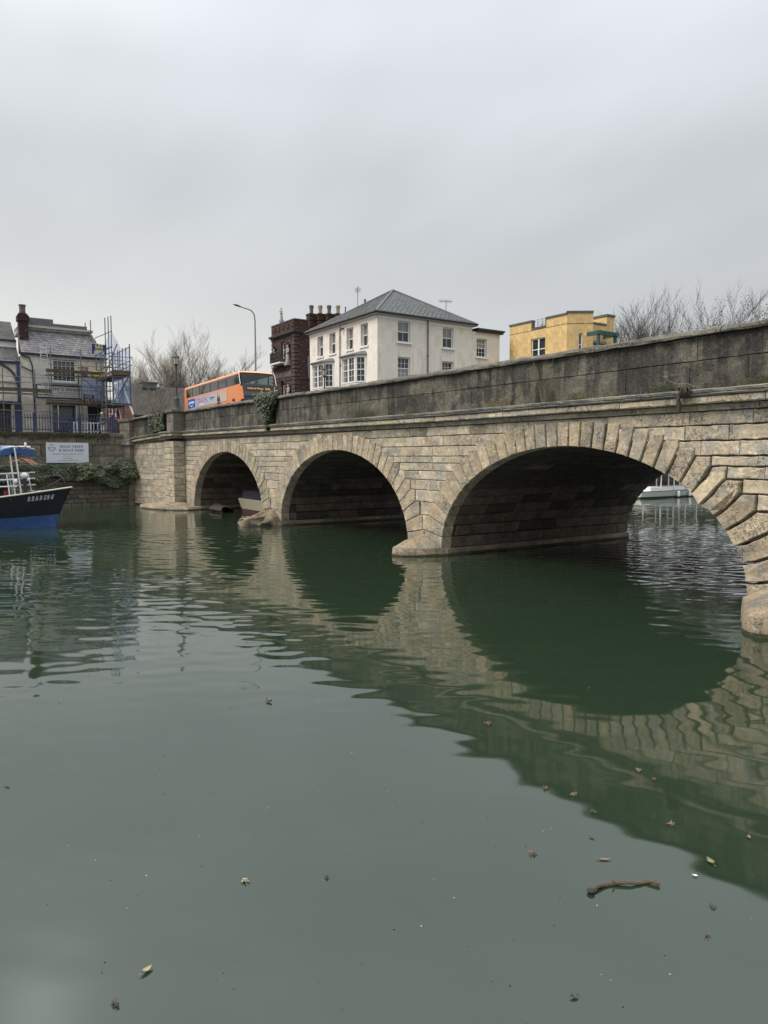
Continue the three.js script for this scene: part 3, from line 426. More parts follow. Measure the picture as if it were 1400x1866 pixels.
/* ------------------------------------------------------------------ white house at the far end of the bridge */
{
  const hx0 = -43.2, hx1 = -32.6, hz0 = -16, hz1 = -25.1, top = 13.36;
  const H = worldThing('white_house', 'three-storey cream stucco house with a hipped slate roof and bay windows beyond the bridge', 'house', [-37.9, 4.3, -16]);
  const stF = std('stucco_front', [0.89, 0.85, 0.77], { map: stuccoMap, bumpMap: stuccoBump, bumpScale: 0.012 }), stS = std('stucco_side', [0.87, 0.81, 0.72], { map: stuccoMap, bumpMap: stuccoBump, bumpScale: 0.012 });
  const f3 = [[-41.83, -40.83], [-39.78, -38.77], [-37.04, -36.02], [-34.92, -33.9]];
  const open = f3.map(([a, b]) => [a, b, 11.25, 12.95]);
  part('wall', wallGeo(hx0, hx1, 3, top, open, BZ(hz0), 0.28), stF, H);
  for (const [a, b] of f3) sash(H, [(a + b) / 2, 11.27, hz0 - 0.22], 0, b - a, 1.68, { glass: netGlareGlass, lower: darkGlass, cols: 2, rows: 2 });
  const r3 = [[17.84, 18.97, 11.5, 13.08], [22.09, 23.16, 11.42, 13.02], [17.85, 18.98, 8.75, 10.42], [22.07, 23.18, 8.75, 10.4]];
  part('wall', wallGeo(16, 25.1, 3, top, r3, BX(hx1), 0.22), stS, H);
  r3.forEach(([a, b, c, d], i) => sash(H, [hx1 - 0.14, c + 0.01, -(a + b) / 2], Math.PI / 2, b - a, d - c - 0.02, { glass: i < 2 ? netGlareGlass : darkGlass, lower: i < 2 ? darkGlass : netGlareGlass, cols: i < 2 ? 2 : 3, rows: i < 2 ? 2 : 4 }));
  part('wall', new GB().box(hx0 + 0.3, hx1 - 0.3, 3, top - 0.05, hz1, hz0 - 0.32).box(hx0 - 0.002, hx0 + 0.28, 3, top - 0.002, hz1, hz0 - 0.003).box(hx0, hx1, 3, top - 0.003, hz1 - 0.003, hz1 - 0.001), stF, H);
  part('eaves_band', new GB().box(hx0 - 0.03, hx1 + 0.03, 13.10, 13.30, hz0, hz0 + 0.03).box(hx1, hx1 + 0.03, 13.10, 13.30, hz1, hz0 + 0.03), whitePaint, H);
  // gutter and soffit
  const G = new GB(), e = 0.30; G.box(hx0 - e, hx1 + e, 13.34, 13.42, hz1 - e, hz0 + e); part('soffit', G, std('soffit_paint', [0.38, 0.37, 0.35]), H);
  const gt = new GB(); const gp = (a, b) => gt.tube([a, b], 0.085, 8); gp(V(hx0 - e, 13.48, hz0 + e + 0.05), V(hx1 + e, 13.48, hz0 + e + 0.05)); gp(V(hx1 + e + 0.05, 13.48, hz0 + e), V(hx1 + e + 0.05, 13.48, hz1 - e)); gt.box(hx0 - e, hx1 + e, 13.40, 13.56, hz0 + e - 0.04, hz0 + e - 0.001).box(hx1 + e - 0.04, hx1 + e - 0.001, 13.40, 13.56, hz1 - e, hz0 + e - 0.042); part('gutter', gt, black, H);
  // pyramid roof in slate courses
  const A = V(-37.75, 16.62, -20.9), c = [V(hx0 - e, 13.5, hz0 + e), V(hx1 + e, 13.5, hz0 + e), V(hx1 + e, 13.5, hz1 - e), V(hx0 - e, 13.5, hz1 - e)];
  const roof = new GB(); for (let i = 0; i < 4; i++) { const a = c[i], b = c[(i + 1) % 4], L = a.distanceTo(b), mid = a.clone().add(b).multiplyScalar(0.5), S = mid.distanceTo(A); roof.tri(a, b, A, [0, 0], [L / 2.4, 0], [L / 4.8, S / 2.4]); }
  const rf = part('roof', roof, slate, H);
  const sl = new GB(), rr = rng(8); // raised slate courses on the two faces in view
  for (let i = 0; i < 2; i++) { const a = c[i], b = c[(i + 1) % 4], n = b.clone().sub(a).cross(A.clone().sub(a)).normalize(), N = 24; for (let k = 0; k < N; k++) { const t0 = k / N, t1 = (k + 1.06) / N, p0 = a.clone().lerp(A, t0), p1 = b.clone().lerp(A, t0), q0 = a.clone().lerp(A, Math.min(t1, 1)), q1 = b.clone().lerp(A, Math.min(t1, 1)); const M = Math.max(1, Math.round(p0.distanceTo(p1) / 0.42)); for (let j = 0; j < M; j++) { const h = 0.012 + rr() * 0.014, s0 = j / M + 0.004, s1 = (j + 1) / M - 0.004, u = rr() * 3; const P0 = p0.clone().lerp(p1, s0).addScaledVector(n, h + 0.012), P1 = p0.clone().lerp(p1, s1).addScaledVector(n, h + 0.012), Q1 = q0.clone().lerp(q1, s1).addScaledVector(n, 0.006), Q0 = q0.clone().lerp(q1, s0).addScaledVector(n, 0.006), B0 = p0.clone().lerp(p1, s0), B1 = p0.clone().lerp(p1, s1); sl.tri(P0, P1, Q1, [u, 0], [u + 0.2, 0], [u + 0.2, 0.2]); sl.tri(P0, Q1, Q0, [u, 0], [u + 0.2, 0.2], [u, 0.2]); sl.tri(B0, B1, P1, [u, 0], [u + 0.1, 0], [u + 0.1, 0.1]); sl.tri(B0, P1, P0, [u, 0], [u + 0.1, 0.1], [u, 0.1]); } } }
  const sm2 = part('slate', sl, std('slate_single', [0.20, 0.21, 0.21], { map: rep(grain, 1), roughness: 0.8 }), H, true);
  part('hip_flashing', new GB().tube([c[1].clone(), A.clone().add(V(0, 0.05, 0))], 0.10, 6).tube([c[0].clone(), A.clone().add(V(0, 0.05, 0))], 0.09, 6).tube([c[2].clone(), A.clone().add(V(0, 0.05, 0))], 0.09, 6), leadMat, H);
  part('vent_pipe', new GB().tube([V(-40.9, 14.9, -18.2), V(-40.9, 15.55, -18.2)], 0.06, 8).tube([V(-39.7, 15.8, -19.4), V(-39.7, 16.1, -19.4)], 0.10, 8), leadMat, H);
  // downpipes
  const dp = new GB(); dp.tube([V(-37.96, 13.4, hz0 + 0.3), V(-37.96, 13.15, hz0 + 0.09), V(-37.96, 4.4, hz0 + 0.09)], 0.055, 8); for (const y of [12.4, 10.3, 8.2]) dp.tube([V(-37.96, y, hz0 + 0.09), V(-37.96, y + 0.12, hz0 + 0.09)], 0.075, 8); part('downpipe', dp, std('pipe_paint', [0.42, 0.40, 0.37]), H);
  const dq = new GB(); dq.tube([V(hx1 + 0.09, 13.4, -20.6), V(hx1 + 0.09, 4.4, -20.6)], 0.055, 8); for (const y of [12.5, 10.6, 8.7]) dq.tube([V(hx1 + 0.09, y, -20.6), V(hx1 + 0.09, y + 0.12, -20.6)], 0.075, 8); part('downpipe', dq, std('pipe_brown', [0.20, 0.15, 0.13]), H);
  for (const [x, y] of [[-37.45, 12.98], [-37.45, 10.2]]) part('wall_lamp', new GB().tube([V(x, y, hz0), V(x, y, hz0 + 0.18), V(x - 0.1, y - 0.12, hz0 + 0.28)], [0.07, 0.05, 0.11], 8), black, H);
  const curtainCloth = std('curtain_cloth', [0.45, 0.44, 0.42]);
  // canted bay windows
  for (const [x0, x1] of [[-42.2, -39.05], [-37.3, -34.15]]) {
    const bay = new THREE.Group(); bay.name = 'bay_window'; H.add(bay); bay.position.set((x0 + x1) / 2, 8.55, hz0).sub(H.position);
    const w = x1 - x0, d = 0.62, iw = w / 2 - 0.55, P = [V(-w / 2, 0, 0.002), V(-iw, 0, d), V(iw, 0, d), V(w / 2, 0, 0.002)];
    const fr = new GB(), gl = new GB(), wl = new GB(), rf2 = new GB();
    for (let i = 0; i < 3; i++) {
      const a = P[i], b = P[i + 1], L = a.distanceTo(b), dir = b.clone().sub(a).normalize(), n = dir.clone().cross(V(0, 1, 0)), M = new THREE.Matrix4().makeBasis(dir, V(0, 1, 0), n).setPosition(a); for (const g of [fr, gl, wl]) g.m = M;
      wl.box(0, L, -4.2, -0.02, -0.1, 0); fr.box(0, 0.13, 0, 2.05, -0.1, 0.02).box(L - 0.13, L, 0, 2.05, -0.1, 0.02).box(0.13, L - 0.13, 1.86, 2.05, -0.1, 0.015).box(0.13, L - 0.13, 0, 0.10, -0.1, 0.03).box(0.13, L - 0.13, 0.94, 1.0, -0.08, -0.01);
      const nc = i === 1 ? 4 : 2; for (let k = 1; k < nc; k++) { const x = 0.13 + (L - 0.26) * k / nc, t = i === 1 && k === 2 ? 0.09 : 0.014; fr.box(x - t, x + t, 0.1, 1.86, -0.078, t > 0.05 ? 0.012 : -0.03); } for (const y of [0.52, 1.43]) fr.box(0.13, L - 0.13, y - 0.013, y + 0.013, -0.076, -0.032);
      gl.box(0.13, L - 0.13, 0.1, 1.86, -0.07, -0.06);
    }
    part('frame', fr, whitePaint, bay); part('pane', gl, darkGlass, bay); part('panel', wl, stF, bay);
    const top2 = P.map((p) => V(p.x * 1.09, 2.06, p.z * 1.25 + (p.z > 0.1 ? 0.08 : 0))), up = P.map((p) => V(p.x * 1.09, 2.14, p.z * 1.25 + (p.z > 0.1 ? 0.08 : 0))), ap = [V(-w / 2 * 0.92, 2.36, 0.02), V(-w / 4, 2.4, 0.02), V(w / 4, 2.4, 0.02), V(w / 2 * 0.92, 2.36, 0.02)];
    rf2.loft([top2, up, ap]); for (let i = 1; i < 3; i++) rf2.tri(top2[0], top2[i + 1], top2[i], [0, 0]); part('roof', rf2, leadMat, bay);
    for (const [c0, c1] of [[-iw, -iw + 0.35], [iw - 0.3, iw]]) part('curtain', new GB().box(c0, c1, 0.1, 1.86, d - 0.055, d - 0.045), curtainCloth, bay);
  }
  // side wing with its own flat roof
  const X = worldThing('house_wing', 'lower cream side wing with a dark flat cornice at the right of the white house', 'house wing', [-35, 4.3, -26.6]);
  part('wall', wallGeo(25.13, 28.1, 2, 13.0, [[25.6, 26.7, 10.98, 12.5]], BX(hx1 - 0.02), 0.25), stS, X);
  part('wall', new GB().box(-40, hx1 - 0.3, 2, 12.95, -28.08, -25.4).box(-40, hx1 - 0.024, 2, 12.95, -28.1, -28.08), stS, X);
  sash(X, [hx1 - 0.18, 11.0, -26.15], Math.PI / 2, 1.1, 1.5, { glass: netGlareGlass, lower: darkGlass, cols: 3, rows: 4 });
  part('cornice', new GB().box(-40, hx1 + 0.22, 12.98, 13.12, -28.32, -25.48).box(-40, hx1 + 0.30, 13.122, 13.26, -28.4, -25.46), black, X);
}
/* aerials */
function aerial(label, x, y, z, h, turn, n) {
  const t = thing('tv_aerial', label, 'aerial', [x, y, z]); part('mast', new GB().tube([V(0, 0, 0), V(0, h, 0)], 0.028, 6), steel, t);
  const b = new GB(), d = V(Math.cos(turn), 0.12, Math.sin(turn)), s = V(-Math.sin(turn), 0, Math.cos(turn)); b.tube([V(0, h - 0.08, 0).addScaledVector(d, -0.5), V(0, h - 0.08, 0).addScaledVector(d, 0.7)], 0.02, 5);
  part('boom', b, steel, t); const e = new GB(); for (let i = 0; i < n; i++) { const p = V(0, h - 0.08, 0).addScaledVector(d, -0.45 + i * 1.1 / n); e.tube([p.clone().addScaledVector(s, -0.24), p.clone().addScaledVector(s, 0.24)], 0.012, 4); e.tube([p.clone().add(V(0, -0.18, 0)), p.clone().add(V(0, 0.18, 0))], 0.012, 4); } part('element', e, steel, t);
}
aerial('tall thin television aerial on a mast above the left slope of the slate roof', -38.6, 14.2, -18.0, 2.35, 0.5, 6);
aerial('short slanting television aerial at the right end of the slate hip', -34.6, 14.5, -24.0, 1.15, 2.6, 7);

/* ------------------------------------------------------------------ figures (continuous bodies from a field) */
function figureGeo(bones, lo, hi, res = 56) {
  const s = Math.max(hi[0] - lo[0], hi[1] - lo[1], hi[2] - lo[2]), mc = new MarchingCubes(res, black, false, false, 60000), c = [(lo[0] + hi[0]) / 2, (lo[1] + hi[1]) / 2, (lo[2] + hi[2]) / 2]; mc.isolation = 0;
  const p = V(0, 0, 0), pa = V(0, 0, 0), ba = V(0, 0, 0);
  for (let k = 0; k < res; k++) for (let j = 0; j < res; j++) for (let i = 0; i < res; i++) {
    p.set(((i - res / 2) / (res / 2)) * s / 2 + c[0], ((j - res / 2) / (res / 2)) * s / 2 + c[1], ((k - res / 2) / (res / 2)) * s / 2 + c[2]); let acc = 0;
    for (const [a, b, ra, rbb] of bones) { pa.copy(p).sub(a); ba.copy(b).sub(a); const h = Math.max(0, Math.min(1, pa.dot(ba) / Math.max(1e-9, ba.lengthSq()))), d = pa.addScaledVector(ba, -h).length() - mix(ra, rbb, h); acc += Math.exp(-d * 42); }
    mc.field[i + j * res + k * res * res] = Math.log(Math.max(acc, 1e-30)) / 42;
  }
  mc.update(); const n = mc.count, g = new THREE.BufferGeometry(), P = new Float32Array(n * 3), N = new Float32Array(n * 3), U = new Float32Array(n * 2);
  for (let i = 0; i < n; i++) { for (let a = 0; a < 3; a++) { P[i * 3 + a] = mc.positionArray[i * 3 + a] * s / 2 + c[a]; N[i * 3 + a] = mc.normalArray[i * 3 + a]; } U[i * 2] = P[i * 3]; U[i * 2 + 1] = P[i * 3 + 1]; }
  g.setAttribute('position', new THREE.BufferAttribute(P, 3)); g.setAttribute('normal', new THREE.BufferAttribute(N, 3)); g.setAttribute('uv', new THREE.BufferAttribute(U, 2)); return g;
}
const statueGeo = figureGeo([[V(0, 1.52, 0.02), V(0, 1.60, 0.02), 0.095, 0.10], [V(0, 1.36, 0), V(0, 1.47, 0), 0.055, 0.05], [V(-0.14, 1.31, 0), V(0.14, 1.31, 0), 0.09, 0.09], [V(0, 1.25, 0), V(0, 0.9, 0.02), 0.15, 0.13], [V(0, 0.9, 0.02), V(0.03, 0.15, 0.02), 0.16, 0.20], [V(0.18, 1.29, 0), V(0.26, 1.02, 0.05), 0.06, 0.05], [V(0.26, 1.02, 0.05), V(0.12, 0.92, 0.2), 0.045, 0.04], [V(-0.18, 1.29, 0), V(-0.27, 1.05, 0.03), 0.06, 0.05], [V(-0.27, 1.05, 0.03), V(-0.20, 1.26, 0.16), 0.045, 0.04], [V(-0.02, 0.12, 0), V(0.02, 0.06, 0.02), 0.22, 0.22], [V(0, 1.54, 0.11), V(0, 1.52, 0.125), 0.02, 0.02]], [-0.5, -0.15, -0.5], [0.5, 1.75, 0.5], 48);

/* ------------------------------------------------------------------ brick castle house */
{
  const x0 = -52.75, x1 = -47.9, z = -16.9, C = worldThing('castle_house', 'dark red brick castle-like house with battlements and white statues left of the white house', 'house', [-50.3, 4.3, -16.9]);
  const op = [[-50.75, -49.95, 12.2, 13.75], [-50.72, -50.05, 7.2, 10.1], [-52.25, -51.75, 11.4, 13.35], [-49.3, -48.8, 11.4, 13.35], [-52.15, -51.65, 7.6, 9.6], [-49.25, -48.75, 7.6, 9.6]];
  part('wall', wallGeo(x0, x1, 3, 14.2, op, BZ(z), 0.35, 1), brick, C); part('wall', wallGeo(16.9, 27, 3, 14.2, [], BX(x1), 0.2, 1), brick, C);
  part('wall', new GB().box(x0 + 0.01, x1 - 0.01, 3, 14.2, -27, z - 0.5), brick, C);
  part('niche_back', new GB().box(x0 + 0.1, x1 - 0.1, 6, 14, z - 0.42, z - 0.36), brick, C);
  part('cornice', new GB().box(x0 - 0.12, x1 + 0.12, 14.2, 14.34, -27, z + 0.12).box(x0 - 0.26, x1 + 0.26, 14.342, 14.52, -27, z + 0.26), std('dark_stone', [0.06, 0.05, 0.05], { map: grain }), C);
  const pb = std('parapet_brick', [0.42, 0.32, 0.28], { map: rep(brickMap, 1 / 2.4), bumpMap: rep(brickBump, 1 / 2.4), bumpScale: 0.012 });
  part('parapet', new GB().box(x0 - 0.04, x1 + 0.04, 14.522, 15.5, z - 0.35, z + 0.04).box(x1 - 0.35, x1 + 0.04, 14.522, 15.5, -18.3, z - 0.352).box(x1 - 0.35, x1 + 0.04, 14.522, 15.0, -19.4, -18.302).box(x1 - 0.35, x1 + 0.05, 14.522, 15.55, -27, -19.402), pb, C);
  const bl = new GB(); for (let i = 0; i < 5; i++) bl.box(x0 + 0.55 + i * 0.95, x0 + 0.95 + i * 0.95, 14.85, 15.25, z + 0.041, z + 0.10); part('panel_block', bl, brick, C);
  part('parapet_cap', new GB().box(x0 - 0.08, x1 + 0.08, 15.502, 15.58, z - 0.4, z + 0.08).box(x1 - 0.4, x1 + 0.08, 15.502, 15.58, -18.32, z - 0.402), leadMat, C);
  const qn = std('quoin_brick', [0.115, 0.075, 0.075], { map: rep(grain, 2) });
  for (let y = 4.6; y < 14.0; y += 0.36) { const l = Math.round(y / 0.36) % 2 ? 0.5 : 0.34; part('quoin', new GB().box(x1 - l, x1 + 0.055, y, y + 0.25, z - l, z + 0.055), qn, C); part('quoin', new GB().box(x0 - 0.055, x0 + l, y, y + 0.25, z - 0.4, z + 0.056), qn, C); }
  part('inscription_band', new GB().box(x0 + 0.55, x1 - 0.55, 10.35, 11.0, z, z + 0.03), std('band_brick', [0.10, 0.075, 0.07], { map: rep(grain, 1) }), C);
  const it = new GB(), ri = rng(31); for (let i = 0; i < 17; i++) { const x = x0 + 0.75 + i * 0.2; for (let k = 0; k < 3; k++) { const a = V(x + ri() * 0.12, 10.45 + ri() * 0.15, z + 0.04), b = V(x + ri() * 0.12, 10.72 + ri() * 0.16, z + 0.04); it.bar(a, b, 0.035); } } part('inscription', it, std('pale_relief', [0.32, 0.29, 0.26]), C);
  part('string_course', new GB().box(x0 - 0.05, x1 + 0.05, 10.12, 10.24, z, z + 0.06).box(x1, x1 + 0.06, 10.12, 10.24, -27, z), qn, C);
  sash(C, [-50.35, 12.2, z - 0.2], 0, 0.8, 1.55, { cols: 2, rows: 2, sill: false }); sash(C, [-50.385, 7.2, z - 0.2], 0, 0.67, 2.55, { cols: 2, rows: 4, sill: false });
  part('window_arch', new GB().tube(Array.from({ length: 9 }, (_, i) => V(-50.385 + 0.42 * Math.cos(i / 8 * Math.PI), 9.8 + 0.45 * Math.sin(i / 8 * Math.PI), z + 0.03)), 0.09, 6), qn, C);
  for (const x of [-52, -49.05]) for (const y of [13.3, 9.5]) part('niche_arch', new GB().tube(Array.from({ length: 9 }, (_, i) => V(x + 0.32 * Math.cos(i / 8 * Math.PI), y + 0.32 * Math.sin(i / 8 * Math.PI), z + 0.02)), 0.07, 6), qn, C);
  const bal = new GB(); bal.box(-51.75, -49.5, 11.65, 11.78, z, z + 0.75); part('balcony_floor', bal, whitePaint, C);
  const rl = new GB(); for (let i = 0; i <= 16; i++) { const x = -51.72 + i * 0.1375; rl.box(x - 0.02, x + 0.02, 11.78, 12.72, z + 0.68, z + 0.72); } for (const y of [12.0, 12.35, 12.72]) rl.box(-51.74, -49.5, y, y + 0.05, z + 0.665, z + 0.735).box(-51.75, -51.7, y, y + 0.05, z, z + 0.66).box(-49.54, -49.49, y, y + 0.05, z, z + 0.66); rl.box(-51.7, -50.4, 11.85, 12.7, z + 0.64, z + 0.66); part('balcony_railing', rl, castIron, C);
  part('downpipe', new GB().tube([V(x1 + 0.1, 12.2, -18.25), V(x1 + 0.1, 10.3, -18.25), V(x1 + 0.1, 10.25, -20)], 0.05, 6), std('grey_pipe', [0.3, 0.29, 0.29]), C);
  const white = std('weathered_plaster', [0.50, 0.48, 0.46], { map: grain }), pink = std('tinted_plaster', [0.52, 0.40, 0.40], { map: grain });
  const st = (label, x, y, zz, s, m) => { const t = thing('statue', label, 'statue', [x, y, zz]); part('body', statueGeo, m, t); part('plinth', new GB().box(-0.28, 0.28, -0.22, 0.03, -0.26, 0.26), white, t); t.scale.setScalar(s); return t; };
  st('pale stone statue standing on the battlements at the top of the brick castle house', -50.9, 15.85, z - 0.15, 0.72, white);
  st('white statue in the upper left niche beside the iron balcony', -52.0, 11.65, z + 0.12, 0.95, white); st('white statue with raised arm in the upper right niche of the brick house', -49.05, 11.65, z + 0.12, 0.98, white);
  st('pinkish statue in the lower left niche of the brick house', -51.9, 8.05, z + 0.12, 0.95, pink); st('grey-white statue in the lower right niche beside the arched window', -49.0, 8.1, z + 0.12, 0.92, white);
  // four chimney stacks
  const chB = std('chimney_brick', [0.40, 0.29, 0.26], { map: rep(brickMap, 1 / 2.4), bumpMap: rep(brickBump, 1 / 2.4), bumpScale: 0.012 });
  const pots = [std('pot_dark', [0.17, 0.16, 0.14], { map: grain }), std('pot_pale', [0.44, 0.38, 0.28], { map: grain })];
  [[-48.1, -19.1, 'first chimney from the left on the brick house, square stack with a mossy dark pot', 0], [-47.65, -19.8, 'second chimney from the left on the brick house, square stack with a pale pot', 1], [-47.2, -20.5, 'third chimney from the left on the brick house, square stack with a dark pot', 0], [-46.75, -21.2, 'rightmost chimney of the brick house, partly hidden by the slate roof, with a buff pot', 1]].forEach(([x, zz, label, k], i) => {
    const t = thing('chimney', label, 'chimney', [x - 0.6, 14.6, zz], 'chimney stacks of the brick house'); const sk = new GB().box(-0.36, 0.36, 0, 1.55, -0.36, 0.36).box(-0.42, 0.42, 1.1, 1.24, -0.42, 0.42).box(-0.40, 0.40, 1.552, 1.72, -0.40, 0.40); part('stack', sk, chB, t);
    part('pot', new GB().lathe([[0.0, 1.72], [0.20, 1.72], [0.165, 1.85], [0.17, 2.2], [0.215, 2.3], [0.225, 2.46], [0.2, 2.52], [0.17, 2.53], [0.16, 2.3]], V(0, 0, 0), 12), pots[k], t);
  });
}

/* ------------------------------------------------------------------ yellow house */
{
  const z = -29.12, x0 = -32.5, x1 = -26.28, Y = worldThing('yellow_house', 'mustard yellow rendered flat-roofed house with stepped parapet at the right', 'house', [-29, 2, -30]);
  const ye = std('yellow_render', [0.94, 0.65, 0.29], { map: rep(grain, 0.6), bumpMap: rep(grainBump, 1.2), bumpScale: 0.02 }), cap = std('parapet_capping', [0.15, 0.145, 0.13], { map: rep(grain, 1) });
  // front toward the bridge with a notch in the parapet
  part('wall', wallGeo(x0, x1, 2, 13.12, [[-30.03, -28.5, 10.6, 12.35]], BZ(z), 0.2, 1), ye, Y);
  part('parapet', new GB().box(x0, -29.98, 13.12, 13.70, z - 0.3, z), ye, Y); part('parapet', new GB().box(-28.46, x1, 13.12, 13.70, z - 0.3, z), ye, Y);
  part('capping', new GB().box(x0 - 0.05, -29.93, 13.702, 13.86, z - 0.35, z + 0.05).box(-28.5, x1 + 0.02, 13.702, 13.86, z - 0.35, z + 0.05).box(-29.98, -28.46, 13.1, 13.24, z - 0.28, z + 0.045).box(-30.0, -29.93, 13.24, 13.70, z - 0.3, z + 0.03).box(-28.5, -28.43, 13.24, 13.70, z - 0.3, z + 0.03), cap, Y);
  part('string_line', new GB().box(x0, x1, 13.03, 13.06, z, z + 0.015), cap, Y);
  const rail = new GB(); for (const y of [13.4, 13.6, 13.8, 14.0]) rail.tube([V(-30.2, y, z - 0.8), V(-28.3, y, z - 0.8)], 0.014, 5); for (const x of [-30.1, -29.6, -29.1, -28.6]) rail.tube([V(x, 13.1, z - 0.8), V(x, 14.05, z - 0.8)], 0.02, 5); part('terrace_railing', rail, steel, Y);
  const plt = new GB(), rp = rng(91); for (let i = 0; i < 160; i++) { const a = V(-29.6 + rp() * 0.9, 13.15 + rp() * 0.5 * rp(), z - 0.5 - rp() * 0.2), d = V(rp() - 0.5, rp() * 0.6, rp() - 0.5).multiplyScalar(0.22); plt.tri(a, a.clone().add(d), a.clone().add(V(d.z, 0.08, -d.x).multiplyScalar(0.5)), [0, 0]); } part('terrace_plant', plt, std('terrace_leaves', [0.07, 0.09, 0.04], { side: THREE.DoubleSide }), Y, true);
  // canted face, then the long face beyond it
  const a = V(x1, 0, z), b = V(-25.15, 0, -30.72), ab = b.clone().sub(a), L = ab.length(); ab.normalize(); const nn = ab.clone().cross(V(0, 1, 0));
  const BC = (u, v, w) => a.clone().addScaledVector(ab, u).addScaledVector(nn, w).setY(v);
  part('wall', wallGeo(0, L, 2, 13.82, [[0.88, 1.18, 10.6, 12.3]], BC, 0.12, 1), ye, Y);
  part('capping', place(new GB().box(-0.02, L + 0.03, 13.822, 13.98, -0.35, 0.05).geo(), a, ab, V(0, 1, 0), nn), cap, Y);
  part('string_line', place(new GB().box(0, L, 13.03, 13.06, 0.0, 0.015).geo(), a, ab, V(0, 1, 0), nn), cap, Y);
  const turnC = Math.atan2(nn.x, nn.z), wc = BC(1.03, 10.6, -0.1); sash(Y, wc.toArray(), turnC, 0.3, 1.7, { cols: 1, rows: 2, sill: false });
  part('wall', wallGeo(30.72, 33.2, 2, 13.0, [[30.8, 32.3, 9.6, 11.75]], BX(-25.15), 0.2, 1), ye, Y); part('roof_turret', new GB().box(-26.5, -25.15, 13.0, 13.72, -33.2, -32.3), ye, Y);
  part('capping', new GB().box(-26.6, -25.1, 13.722, 13.9, -33.25, -32.25).box(-25.4, -25.1, 13.0, 13.14, -32.25, -30.72).box(-26.3, -25.45, 13.0, 13.1, -32.28, -32.1), cap, Y);
  part('core', new GB().box(x0 + 0.05, -26.4, 2, 13.0, -33.15, z - 0.4).box(-26.4, -25.6, 2, 12.9, -33.1, -30.9), std('inner_plaster', [0.45, 0.43, 0.4]), Y);
  sash(Y, [-29.265, 10.62, z - 0.1], 0, 1.53, 1.72, { cols: 2, rows: 0, sill: false }); part('mullion', new GB().box(-29.33, -29.2, 10.62, 12.33, z - 0.12, z - 0.075), whitePaint, Y);
  sash(Y, [-25.27, 9.6, -31.55], Math.PI / 2, 1.5, 2.13, { cols: 2, rows: 0, sill: false });
  const P = worldThing('pergola', 'teal green timber pergola frame at the right corner of the yellow house', 'pergola', [-24.6, 9, -32]);
  const teal = std('teal_paint', [0.022, 0.075, 0.07], { roughness: 0.6 });
  for (const [xx, zz] of [[-24.1, -30.1], [-24.1, -32.0]]) part('post', new GB().box(xx - 0.09, xx + 0.09, 2.2, 12.16, zz - 0.09, zz + 0.09), teal, P);
  part('beam', new GB().box(-24.2, -24.0, 12.0, 12.30, -32.25, -29.95), teal, P); for (const zz of [-30.1, -32.0]) part('beam', new GB().box(-25.14, -23.85, 12.005, 12.295, zz - 0.08, zz + 0.08), teal, P);
}

